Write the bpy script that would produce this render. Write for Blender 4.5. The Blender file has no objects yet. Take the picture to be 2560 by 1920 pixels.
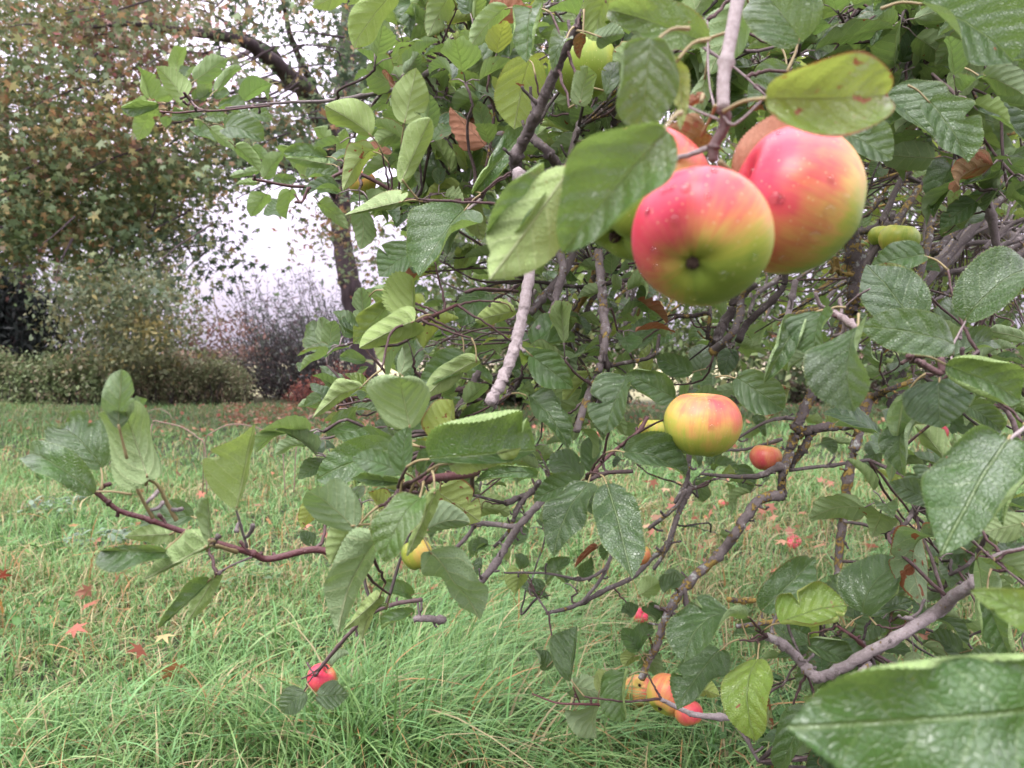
import bpy, math, random
import numpy as np
from mathutils import Vector
R = math.radians
rng = np.random.default_rng(7)
random.seed(7)
sc = bpy.context.scene
COL = sc.collection

# ------------------------------------------------------------------ camera
F = 1900.0                      # focal length in photograph pixels (2560 wide)
CAMH = 0.95
PITCH = math.atan((960 - 885) / F)
cam = bpy.data.cameras.new('camera'); camo = bpy.data.objects.new('camera', cam)
COL.objects.link(camo); sc.camera = camo
cam.sensor_width = 36; cam.lens = 36 * F / 2560
camo.location = (0, 0, CAMH); camo.rotation_euler = (math.pi / 2 - PITCH, 0, 0)
cam.clip_start = 0.02; cam.clip_end = 2000
cam.dof.use_dof = True; cam.dof.focus_distance = 1.0; cam.dof.aperture_fstop = 9.5

# ------------------------------------------------------------------ sky, sun, exposure
SUN_EL, SUN_AZ = R(52), R(-35)      # behind the camera, to the left
w = bpy.data.worlds.new('World'); sc.world = w; w.use_nodes = True
nt = w.node_tree; nt.nodes.clear()
def nd(nt, typ, ins=None, **kw):
    n = nt.nodes.new(typ)
    for k, v in kw.items(): setattr(n, k, v)
    if ins:
        for k, v in ins.items():
            s = n.inputs[k]
            if hasattr(v, 'is_output'): nt.links.new(v, s)
            else: s.default_value = v
    return n
def mth(nt, op, a, b=0.0, c=0.0, clamp=False):
    n = nd(nt, 'ShaderNodeMath', {0: a, 1: b, 2: c}, operation=op); n.use_clamp = clamp
    return n.outputs[0]
def mix(nt, f, a, b, blend='MIX'):
    n = nt.nodes.new('ShaderNodeMix'); n.data_type = 'RGBA'; n.blend_type = blend
    for i, v in ((0, f), (6, a), (7, b)):
        if hasattr(v, 'is_output'): nt.links.new(v, n.inputs[i])
        else: n.inputs[i].default_value = v if i == 0 else (tuple(v) + (1,))[:4]
    return n.outputs[2]
def smooth(nt, x, lo, hi, a=0.0, b=1.0):
    n = nd(nt, 'ShaderNodeMapRange', {0: x, 1: lo, 2: hi, 3: a, 4: b}, interpolation_type='SMOOTHSTEP')
    return n.outputs[0]
sky = nd(nt, 'ShaderNodeTexSky', sky_type='NISHITA'); sky.sun_disc = False
sky.sun_elevation = SUN_EL; sky.sun_rotation = math.pi - SUN_AZ; sky.dust_density = 4.0; sky.air_density = 1.0
hs = nd(nt, 'ShaderNodeHueSaturation', {'Saturation': 0.25, 'Value': 1.0, 'Color': sky.outputs[0]})
tc = nd(nt, 'ShaderNodeTexCoord'); sp = nd(nt, 'ShaderNodeSeparateXYZ', {0: tc.outputs['Generated']})
zz = mth(nt, 'MAXIMUM', sp.outputs[2], 0.0)
cl = nd(nt, 'ShaderNodeTexNoise', {'Vector': tc.outputs['Generated'], 'Scale': 3.0, 'Detail': 4.0})
hgt = mth(nt, 'MULTIPLY_ADD', zz, 34.0, 4.6)
hgt = mth(nt, 'MULTIPLY', hgt, mth(nt, 'MULTIPLY_ADD', cl.outputs[0], 0.25, 0.875))
tnt = mix(nt, smooth(nt, zz, .25, .6), (1.0, .89, 1.115), (.995, .95, 1.02))
cloud = nd(nt, 'ShaderNodeVectorMath', {0: tnt, 'Scale': hgt}, operation='SCALE')
skycol = mix(nt, 0.10, cloud.outputs[0], hs.outputs[0])
bg = nd(nt, 'ShaderNodeBackground', {'Color': skycol, 'Strength': 0.12})
wo = nd(nt, 'ShaderNodeOutputWorld', {0: bg.outputs[0]})
sl = bpy.data.lights.new('sun', 'SUN'); sl.energy = 2.4; sl.angle = R(30); sl.color = (1.0, 0.96, 0.92)
so = bpy.data.objects.new('sun', sl); COL.objects.link(so)
so.rotation_euler = (math.pi / 2 - SUN_EL, 0, SUN_AZ)
so.location = (0, 0, 20)
sc.view_settings.view_transform = 'Standard'; sc.view_settings.look = 'None'
sc.view_settings.gamma = 1.0; sc.view_settings.exposure = 0.32
sc.cycles.max_bounces = 6; sc.cycles.diffuse_bounces = 2; sc.cycles.glossy_bounces = 2
sc.cycles.transmission_bounces = 4; sc.cycles.transparent_max_bounces = 4
sc.cycles.use_denoising = True

# ------------------------------------------------------------------ geometry helpers
CAM = np.array([0, 0, CAMH]); FW = np.array([0, math.cos(PITCH), -math.sin(PITCH)])
UP = np.array([0, math.sin(PITCH), math.cos(PITCH)]); RT = np.array([1.0, 0, 0])
def P(x, y, d):                 # a point d metres in front of the camera, seen at photograph pixel x, y
    return CAM + d * (FW + RT * (x - 1280) / F + UP * (960 - y) / F)
def G(x, y, h=0.0):             # the point of the ground seen at pixel x, y
    r = FW + RT * (x - 1280) / F + UP * (960 - y) / F
    return CAM + r * ((h - CAMH) / r[2])
K = 2.37
ORG = {'A': (0, 0), 'B': (800, 0), 'C': (1660, 0), 'D': (0, 600), 'E': (800, 600), 'F': (1660, 600),
       'G': (0, 1220), 'H': (800, 1220), 'I': (1660, 1220)}
def cp(c, x, y): return ORG[c][0] + x / K, ORG[c][1] + y / K
def nrm(v): return v / (np.linalg.norm(v, axis=-1, keepdims=True) + 1e-12)

def make_mesh(name, V, faces_idx, totals, mat, attrs=None, smooth_=True, parent=None):
    me = bpy.data.meshes.new(name)
    V = np.asarray(V, np.float32); fi = np.asarray(faces_idx, np.int32).ravel(); tot = np.asarray(totals, np.int32)
    me.vertices.add(len(V)); me.vertices.foreach_set('co', V.ravel())
    me.loops.add(len(fi)); me.loops.foreach_set('vertex_index', fi)
    me.polygons.add(len(tot)); st = np.concatenate([[0], np.cumsum(tot)[:-1]]).astype(np.int32)
    me.polygons.foreach_set('loop_start', st); me.polygons.foreach_set('loop_total', tot)
    me.polygons.foreach_set('use_smooth', np.full(len(tot), smooth_, bool))
    for k, a in (attrs or {}).items():
        a = np.asarray(a, np.float32)
        if k == 'tint':
            at = me.attributes.new(k, 'FLOAT_COLOR', 'POINT')
            at.data.foreach_set('color', np.concatenate([a, np.ones((len(a), 1), np.float32)], 1).ravel())
        else:
            at = me.attributes.new(k, 'FLOAT_VECTOR', 'POINT'); at.data.foreach_set('vector', a.ravel())
    me.update(calc_edges=True); me.validate(clean_customdata=False)
    me.materials.append(mat)
    o = bpy.data.objects.new(name, me); COL.objects.link(o)
    if parent: o.parent = parent
    return o
class Acc:                       # gathers geometry that becomes ONE mesh
    def __init__(s): s.V = []; s.F = []; s.T = []; s.A = {}; s.n = 0
    def add(s, V, Fc, **at):
        V = np.asarray(V); Fc = np.asarray(Fc)
        s.V.append(V); s.F.append((Fc + s.n).ravel()); s.T.append(np.full(len(Fc), Fc.shape[1]))
        for k, a in at.items(): s.A.setdefault(k, []).append(np.asarray(a))
        s.n += len(V)
    def build(s, name, mat, parent=None, smooth_=True):
        return make_mesh(name, np.concatenate(s.V), np.concatenate(s.F), np.concatenate(s.T), mat,
                         {k: np.concatenate(a) for k, a in s.A.items()}, smooth_, parent)
def centre(o, at=None):          # put the origin of a world-space mesh at a sensible point
    me = o.data; n = len(me.vertices); co = np.empty(n * 3, np.float32); me.vertices.foreach_get('co', co)
    co = co.reshape(-1, 3); c = np.array(at if at is not None else co.mean(0), np.float32)
    me.vertices.foreach_set('co', (co - c).ravel()); me.update(); o.location = [float(v) for v in c]
def tag(o, label=None, cat=None, group=None, kind=None):
    if label: o['label'] = label
    if cat: o['category'] = cat
    if group: o['group'] = group
    if kind: o['kind'] = kind
    return o
def empty(name, loc=(0, 0, 0)):
    o = bpy.data.objects.new(name, None); COL.objects.link(o); o.location = [float(v) for v in loc]
    o.empty_display_size = 0.1
    return o
def grid_faces(nu, nv):          # (nu+1) x (nv+1) vertices, row major along v
    i = np.arange(nu)[:, None] * (nv + 1) + np.arange(nv)[None]
    return np.stack([i, i + nv + 1, i + nv + 2, i + 1], -1).reshape(-1, 4)
def catmull(Q, m):
    Q = np.asarray(Q, float)
    if len(Q) < 2: return Q
    E = np.vstack([2 * Q[0] - Q[1], Q, 2 * Q[-1] - Q[-2]]); out = []
    t = np.linspace(0, 1, m, endpoint=False)[:, None]
    for i in range(1, len(E) - 2):
        a, b, c, d = E[i - 1:i + 3]
        out.append(.5 * (2 * b + (c - a) * t + (2 * a - 5 * b + 4 * c - d) * t ** 2 + (3 * b - a - 3 * c + d) * t ** 3))
    out.append(Q[-1:]); return np.vstack(out)
def tube(acc, pts, rad, sides=8, m=5, jit=0.0, bump=0.0, tint=(0, 0, 0), seed=None, knots=0):
    g = np.random.default_rng(seed if seed is not None else int(rng.integers(1e9)))
    pts = np.asarray(pts, float); rad = np.asarray(rad, float)
    if rad.ndim == 0: rad = np.full(len(pts), rad)
    C = catmull(np.hstack([pts, rad[:, None]]), m); r = np.maximum(C[:, 3], 1e-4); C = C[:, :3]; n = len(C)
    if jit: C[1:-1] += g.normal(0, jit, (n - 2, 3)) * r[1:-1, None]
    for _ in range(knots):
        k = int(g.integers(0, n)); r = r * (1 + .45 * np.exp(-((np.arange(n) - k) / 0.8) ** 2))
    T = nrm(np.gradient(C, axis=0)); ref = np.array([.31, .2, .93]); 
    X = nrm(np.cross(T, ref)); Y = np.cross(T, X)
    a = np.linspace(0, 2 * np.pi, sides, endpoint=False)
    rr = r[:, None] * (1 + (g.normal(0, bump, (n, sides)) if bump else 0))
    V = C[:, None] + rr[..., None] * (X[:, None] * np.cos(a)[None, :, None] + Y[:, None] * np.sin(a)[None, :, None])
    V = V.reshape(-1, 3)
    i = np.arange(n - 1)[:, None] * sides; j = np.arange(sides)[None]; j2 = (j + 1) % sides
    Fc = np.stack([i + j, i + j2, i + sides + j2, i + sides + j], -1).reshape(-1, 4)
    b = len(V); V = np.vstack([V, C[:1], C[-1:] + T[-1:] * r[-1] * .5])
    s = np.arange(sides); s2 = (s + 1) % sides
    cap = np.concatenate([np.stack([s2, s, np.full(sides, b), np.full(sides, b)], -1)[:, :3],
                          np.stack([(n - 1) * sides + s, (n - 1) * sides + s2, np.full(sides, b + 1)], -1)])
    acc.add(V, Fc, tint=np.tile(tint, (len(V), 1)))
    acc.F.append((cap + acc.n - len(V)).ravel()); acc.T.append(np.full(len(cap), 3))
    return C

# ------------------------------------------------------------------ materials
def newmat(name):
    m = bpy.data.materials.new(name); m.use_nodes = True; m.node_tree.nodes.clear(); return m, m.node_tree
def attr(nt, name):
    return nd(nt, 'ShaderNodeAttribute', attribute_name=name)
def finish(nt, sh): nd(nt, 'ShaderNodeOutputMaterial', {0: sh})

def apple_leaf_material():
    m, nt = newmat('apple_leaf')
    lv = attr(nt, 'luv').outputs['Vector']; tn = nd(nt, 'ShaderNodeSeparateColor', {0: attr(nt, 'tint').outputs['Color']})
    s = nd(nt, 'ShaderNodeSeparateXYZ', {0: lv}); u, y, v = s.outputs
    ay = mth(nt, 'ABSOLUTE', y); av = mth(nt, 'ABSOLUTE', v)
    rnd, yel, brn = tn.outputs[0], tn.outputs[1], tn.outputs[2]
    geo = nd(nt, 'ShaderNodeNewGeometry'); back = geo.outputs['Backfacing']
    lv = nd(nt, 'ShaderNodeCombineXYZ', {0: u, 1: y}).outputs[0]
    off = nd(nt, 'ShaderNodeVectorMath', {0: lv, 1: nd(nt, 'ShaderNodeVectorMath', {0: attr(nt, 'tint').outputs['Color'], 'Scale': 37.0}, operation='SCALE').outputs[0]}, operation='ADD').outputs[0]
    big = nd(nt, 'ShaderNodeTexNoise', {'Vector': off, 'Scale': 3.2, 'Detail': 3.0}).outputs[0]
    fine = nd(nt, 'ShaderNodeTexNoise', {'Vector': off, 'Scale': 12.0, 'Detail': 5.0, 'Roughness': .62}).outputs[0]
    # side veins leave the midrib at a slant, each side shifted a little
    sgn = mth(nt, 'MULTIPLY', mth(nt, 'SIGN', y), 0.22)
    ph = mth(nt, 'MULTIPLY', mth(nt, 'SUBTRACT', u, mth(nt, 'MULTIPLY', mth(nt, 'POWER', mth(nt, 'ADD', ay, 0.0005), 1.12), 1.0)), 5.6)
    ph = mth(nt, 'ADD', mth(nt, 'ADD', ph, sgn), mth(nt, 'MULTIPLY_ADD', fine, 0.14, -0.07))
    fr = mth(nt, 'ABSOLUTE', mth(nt, 'SUBTRACT', mth(nt, 'FRACT', ph), 0.5))
    side = smooth(nt, fr, 0.008, 0.055, 1.0, 0.0)
    side = mth(nt, 'MULTIPLY', side, smooth(nt, av, 0.75, 1.0, 1.0, 0.25))
    rib = smooth(nt, ay, 0.004, 0.0135, 1.0, 0.0)
    vor = nd(nt, 'ShaderNodeTexVoronoi', {'Vector': lv, 'Scale': 34.0}, feature='DISTANCE_TO_EDGE').outputs[0]
    net = smooth(nt, vor, 0.0, 0.16, 1.0, 0.0)
    vein = mth(nt, 'MAXIMUM', rib, mth(nt, 'MULTIPLY', side, 0.6))
    # upper face
    up = mix(nt, rnd, (0.007, 0.034, 0.014), (0.045, 0.125, 0.026))
    up = mix(nt, smooth(nt, big, 0.35, 0.7), up, (0.024, 0.075, 0.026))
    up = mix(nt, mth(nt, 'MULTIPLY', yel, smooth(nt, big, 0.25, 0.75, 0.55, 1.0)), up, (0.25, 0.38, 0.04))
    up = mix(nt, mth(nt, 'MULTIPLY', vein, 0.5), up, (0.20, 0.28, 0.11))
    up = mix(nt, mth(nt, 'MULTIPLY', net, 0.10), up, (0.20, 0.28, 0.10))
    rim = smooth(nt, av, 0.94, 1.0)
    up = mix(nt, mth(nt, 'MULTIPLY', rim, 0.5), up, (0.20, 0.27, 0.07))
    # lower face
    lo = mix(nt, rnd, (0.26, 0.36, 0.21), (0.26, 0.39, 0.13))
    lo = mix(nt, mth(nt, 'MULTIPLY', yel, 0.8), lo, (0.42, 0.52, 0.11))
    lo = mix(nt, mth(nt, 'MULTIPLY', net, 0.30), lo, (0.40, 0.49, 0.27))
    lo = mix(nt, mth(nt, 'MULTIPLY', vein, 0.8), lo, (0.52, 0.58, 0.33))
    col = mix(nt, back, up, lo)
    # rust blotches, spots and brown rims
    sp = nd(nt, 'ShaderNodeTexNoise', {'Vector': off, 'Scale': 7.0, 'Detail': 2.0, 'Distortion': .6}).outputs[0]
    thr = mth(nt, 'MULTIPLY_ADD', brn, -0.28, 0.80)
    bl = smooth(nt, mth(nt, 'SUBTRACT', sp, thr), 0.0, 0.035)
    re = mth(nt, 'MULTIPLY', smooth(nt, mth(nt, 'MULTIPLY_ADD', big, 0.12, av), 0.98, 1.04), smooth(nt, brn, 0.2, 0.6))
    dead = mth(nt, 'MAXIMUM', mth(nt, 'MAXIMUM', bl, re), smooth(nt, brn, 0.88, 0.95), clamp=True)
    dcol = mix(nt, big, (0.14, 0.035, 0.018), (0.36, 0.15, 0.075))
    dcol = mix(nt, mth(nt, 'MULTIPLY', smooth(nt, brn, 0.95, 1.0), 0.8), dcol, (0.52, 0.26, 0.17))
    dcol = mix(nt, mth(nt, 'MULTIPLY', vein, 0.4), dcol, (0.50, 0.34, 0.22))
    dot = nd(nt, 'ShaderNodeTexVoronoi', {'Vector': off, 'Scale': 9.0}).outputs['Distance']
    dotm = mth(nt, 'MULTIPLY', smooth(nt, dot, 0.05, 0.08, 1.0, 0.0), smooth(nt, brn, 0.1, 0.3, 0.0, 0.8))
    col = mix(nt, mth(nt, 'MAXIMUM', dead, dotm), col, dcol)
    # relief
    puck = smooth(nt, fr, 0.0, 0.42)
    h = mth(nt, 'ADD', mth(nt, 'MULTIPLY', puck, 0.6), mth(nt, 'MULTIPLY', fine, 0.8))
    h = mth(nt, 'SUBTRACT', h, mth(nt, 'MULTIPLY', rib, 0.9))
    h = mth(nt, 'SUBTRACT', h, mth(nt, 'MULTIPLY', net, 0.25))
    bmp = nd(nt, 'ShaderNodeBump', {'Strength': 1.0, 'Distance': 0.0018, 'Height': h}).outputs[0]
    rough = mth(nt, 'ADD', mth(nt, 'MULTIPLY', back, 0.32), mth(nt, 'MULTIPLY_ADD', fine, 0.22, 0.24))
    rough = mth(nt, 'MAXIMUM', rough, mth(nt, 'MULTIPLY', dead, 0.75))
    pb = nd(nt, 'ShaderNodeBsdfPrincipled', {'Base Color': col, 'Roughness': rough, 'Normal': bmp,
            'Specular IOR Level': mth(nt, 'MULTIPLY_ADD', back, -0.3, 0.6),
            'Coat Weight': mth(nt, 'MULTIPLY', mth(nt, 'SUBTRACT', 1.0, back), mth(nt, 'MULTIPLY', smooth(nt, big, .3, .6), mth(nt, 'SUBTRACT', 1.0, dead), clamp=True)), 'Coat Roughness': .17, 'Coat Normal': bmp})
    tcol = mix(nt, dead, mix(nt, yel, (0.22, 0.36, 0.08), (0.50, 0.56, 0.09)), (0.30, 0.12, 0.04))
    tr = nd(nt, 'ShaderNodeBsdfTranslucent', {'Color': tcol, 'Normal': bmp})
    ms = nd(nt, 'ShaderNodeMixShader', {0: 0.28, 1: pb.outputs[0], 2: tr.outputs[0]})
    finish(nt, ms.outputs[0]); return m
def simple_leaf_material(name, rough=0.5, trans=0.3, var=0.25, scale=60):
    m, nt = newmat(name); c = attr(nt, 'tint').outputs['Color']
    no = nd(nt, 'ShaderNodeTexNoise', {'Scale': float(scale), 'Detail': 2.0, 'Vector': nd(nt, 'ShaderNodeTexCoord').outputs['Object']}).outputs[0]
    c2 = mix(nt, mth(nt, 'MULTIPLY', no, var * 2), c, mix(nt, 0.5, c, (0.02, 0.02, 0.01)))
    pb = nd(nt, 'ShaderNodeBsdfPrincipled', {'Base Color': c2, 'Roughness': rough, 'Specular IOR Level': 0.4})
    tr = nd(nt, 'ShaderNodeBsdfTranslucent', {'Color': c2})
    finish(nt, nd(nt, 'ShaderNodeMixShader', {0: trans, 1: pb.outputs[0], 2: tr.outputs[0]}).outputs[0]); return m
def bark_material(name='apple_bark'):
    # tint.r = lichen, tint.g = smooth red young wood, tint.b = pale grey bark
    m, nt = newmat(name); tn = nd(nt, 'ShaderNodeSeparateColor', {0: attr(nt, 'tint').outputs['Color']})
    oc = nd(nt, 'ShaderNodeTexCoord').outputs['Object']
    n1 = nd(nt, 'ShaderNodeTexNoise', {'Vector': oc, 'Scale': 55.0, 'Detail': 5.0, 'Roughness': .65}).outputs[0]
    n2 = nd(nt, 'ShaderNodeTexNoise', {'Vector': oc, 'Scale': 300.0, 'Detail': 4.0, 'Roughness': .7}).outputs[0]
    n3 = nd(nt, 'ShaderNodeTexNoise', {'Vector': oc, 'Scale': 75.0, 'Detail': 6.0, 'Roughness': .7}).outputs[0]
    vo = nd(nt, 'ShaderNodeTexVoronoi', {'Vector': oc, 'Scale': 330.0}).outputs['Distance']
    dark = mix(nt, n2, (0.018, 0.013, 0.012), (0.085, 0.065, 0.058))
    grey = mix(nt, n2, (0.16, 0.125, 0.115), (0.52, 0.45, 0.46))
    c = mix(nt, mth(nt, 'ADD', tn.outputs[2], smooth(nt, n1, 0.54, 0.70, 0, .45), clamp=True), dark, grey)
    red = mix(nt, n2, (0.055, 0.014, 0.018), (0.16, 0.05, 0.055))
    red = mix(nt, smooth(nt, vo, 0.06, 0.13, .8, 0), red, (0.42, 0.34, 0.30))
    c = mix(nt, tn.outputs[1], c, red)
    li = smooth(nt, mth(nt, 'ADD', n3, mth(nt, 'MULTIPLY', tn.outputs[0], 0.28)), 0.66, 0.72)
    li = mth(nt, 'MULTIPLY', li, smooth(nt, tn.outputs[0], 0.0, 0.15))
    lc = mix(nt, n2, (0.12, 0.075, 0.02), (0.40, 0.28, 0.07))
    c = mix(nt, li, c, lc)
    gl = mth(nt, 'MULTIPLY', smooth(nt, n1, 0.58, 0.64), smooth(nt, tn.outputs[0], 0.1, 0.4, 0, .7))
    c = mix(nt, mth(nt, 'MULTIPLY', gl, mth(nt, 'SUBTRACT', 1.0, li)), c, (0.33, 0.36, 0.33))
    h = mth(nt, 'ADD', mth(nt, 'MULTIPLY', n2, 0.8), mth(nt, 'MULTIPLY', li, 0.8))
    b = nd(nt, 'ShaderNodeBump', {'Strength': .9, 'Distance': .0022, 'Height': h}).outputs[0]
    pb = nd(nt, 'ShaderNodeBsdfPrincipled', {'Base Color': c, 'Normal': b,
        'Roughness': mth(nt, 'MULTIPLY_ADD', tn.outputs[1], -0.4, 0.82)})
    finish(nt, pb.outputs[0]); return m
def plain_bark(name, c1, c2, scale=9.0):
    m, nt = newmat(name); tcn = nd(nt, 'ShaderNodeTexCoord').outputs['Object']
    mp = nd(nt, 'ShaderNodeMapping', {'Vector': tcn, 'Scale': (1.0, 1.0, .25)}).outputs[0]
    n = nd(nt, 'ShaderNodeTexNoise', {'Vector': mp, 'Scale': scale, 'Detail': 7.0, 'Roughness': .65}).outputs[0]
    b = nd(nt, 'ShaderNodeBump', {'Strength': .8, 'Distance': .03, 'Height': n}).outputs[0]
    pb = nd(nt, 'ShaderNodeBsdfPrincipled', {'Base Color': mix(nt, smooth(nt, n, .3, .7), c1, c2), 'Roughness': .9, 'Normal': b})
    finish(nt, pb.outputs[0]); return m
def apple_skin_material():
    # tint.r = blush field, tint.g = position from stalk (0) to eye (1), tint.b = russet
    m, nt = newmat('apple_skin'); tn = nd(nt, 'ShaderNodeSeparateColor', {0: attr(nt, 'tint').outputs['Color']})
    st = attr(nt, 'luv').outputs['Vector']; oc = nd(nt, 'ShaderNodeTexCoord').outputs['Object']
    stk = nd(nt, 'ShaderNodeTexNoise', {'Vector': st, 'Scale': 5.5, 'Detail': 5.0, 'Roughness': .7}).outputs[0]
    n1 = nd(nt, 'ShaderNodeTexNoise', {'Vector': oc, 'Scale': 42.0, 'Detail': 3.0}).outputs[0]
    f = mth(nt, 'ADD', tn.outputs[0], mth(nt, 'MULTIPLY_ADD', stk, 0.46, -0.22))
    f = mth(nt, 'ADD', f, mth(nt, 'MULTIPLY_ADD', n1, 0.7, -0.35))
    cr = nd(nt, 'ShaderNodeValToRGB', {0: f}); e = cr.color_ramp.elements
    e[0].position = 0.0; e[0].color = (0.22, 0.31, 0.045, 1)
    e[1].position = 1.0; e[1].color = (0.56, 0.04, 0.085, 1)
    for p, c in ((.22, (.37, .40, .06, 1)), (.42, (.58, .36, .10, 1)), (.60, (.58, .20, .09, 1)), (.8, (.56, .09, .09, 1))):
        x = e.new(p); x.color = c
    c = cr.outputs[0]
    st2 = nd(nt, 'ShaderNodeTexNoise', {'Vector': st, 'Scale': 16.0, 'Detail': 4.0}).outputs[0]
    c = mix(nt, smooth(nt, st2, .5, .75, 0, .35), c, mix(nt, f, (.34, .40, .07), (.50, .03, .06)))
    lent = nd(nt, 'ShaderNodeTexVoronoi', {'Vector': oc, 'Scale': 260.0}).outputs['Distance']
    c = mix(nt, smooth(nt, lent, .06, .17, .6, 0), c, (.62, .55, .30))
    rus = mth(nt, 'MULTIPLY', smooth(nt, mth(nt, 'ADD', n1, tn.outputs[2]), .85, 1.0), .8)
    c = mix(nt, rus, c, (.25, .17, .07))
    b = nd(nt, 'ShaderNodeBump', {'Strength': .12, 'Distance': .001, 'Height': stk}).outputs[0]
    pb = nd(nt, 'ShaderNodeBsdfPrincipled', {'Base Color': c, 'Roughness': mth(nt, 'MULTIPLY_ADD', n1, .3, .22), 'Normal': b,
        'Specular IOR Level': .35, 'Subsurface Weight': .12, 'Subsurface Scale': .01})
    pb.inputs['Subsurface Radius'].default_value = (1, .5, .2)
    finish(nt, pb.outputs[0]); return m
def flat_mat(name, col, rough=.7, **k):
    m, nt = newmat(name)
    no = nd(nt, 'ShaderNodeTexNoise', {'Scale': 120.0, 'Detail': 4.0, 'Vector': nd(nt, 'ShaderNodeTexCoord').outputs['Object']}).outputs[0]
    c = mix(nt, mth(nt, 'MULTIPLY', no, .9), col, tuple(v * .45 for v in col))
    pb = nd(nt, 'ShaderNodeBsdfPrincipled', {'Base Color': c, 'Roughness': rough})
    for a, v in k.items(): pb.inputs[a.replace('_', ' ')].default_value = v
    finish(nt, pb.outputs[0]); return m
def ground_material():
    m, nt = newmat('ground'); oc = nd(nt, 'ShaderNodeTexCoord').outputs['Object']
    n1 = nd(nt, 'ShaderNodeTexNoise', {'Vector': oc, 'Scale': 1.3, 'Detail': 6.0}).outputs[0]
    n2 = nd(nt, 'ShaderNodeTexNoise', {'Vector': oc, 'Scale': 45.0, 'Detail': 6.0, 'Roughness': .75}).outputs[0]
    c = mix(nt, smooth(nt, n1, .35, .65), (.022, .032, .012), (.045, .05, .02))
    c = mix(nt, smooth(nt, n2, .35, .75), mix(nt, .5, c, (.015, .015, .008)), c)
    s = nd(nt, 'ShaderNodeSeparateXYZ', {0: oc})
    c = mix(nt, smooth(nt, s.outputs[1], 14.5, 17.0), c, mix(nt, n1, (.30, .29, .15), (.36, .33, .19)))
    c = mix(nt, smooth(nt, s.outputs[1], 60.0, 75.0), c, (.24, .20, .15))
    b = nd(nt, 'ShaderNodeBump', {'Strength': .6, 'Distance': .03, 'Height': n2}).outputs[0]
    finish(nt, nd(nt, 'ShaderNodeBsdfPrincipled', {'Base Color': c, 'Roughness': .95, 'Normal': b}).outputs[0]); return m
M_LEAF = apple_leaf_material(); M_BARK = bark_material(); M_SKIN = apple_skin_material()
M_FAR = simple_leaf_material('tree_leaf', .5, .35, .2, 8); M_GRASS = simple_leaf_material('grass_blade', .42, .28, .15, 30)
M_MBARK = plain_bark('maple_bark', (.04, .026, .032), (.085, .06, .07))
M_TWIG = plain_bark('twig_bark', (.035, .027, .028), (.09, .07, .07), 30.0)
M_CALYX = flat_mat('dry_calyx', (.075, .045, .03), .9); M_STALK = flat_mat('stalk', (.34, .27, .13), .6)
M_DROP = None
def drop_mat():
    m, nt = newmat('water'); pb = nd(nt, 'ShaderNodeBsdfPrincipled', {'Base Color': (1, 1, 1, 1), 'Roughness': .02, 'IOR': 1.33, 'Transmission Weight': 1.0})
    finish(nt, pb.outputs[0]); return m
M_DROP = drop_mat()

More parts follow.
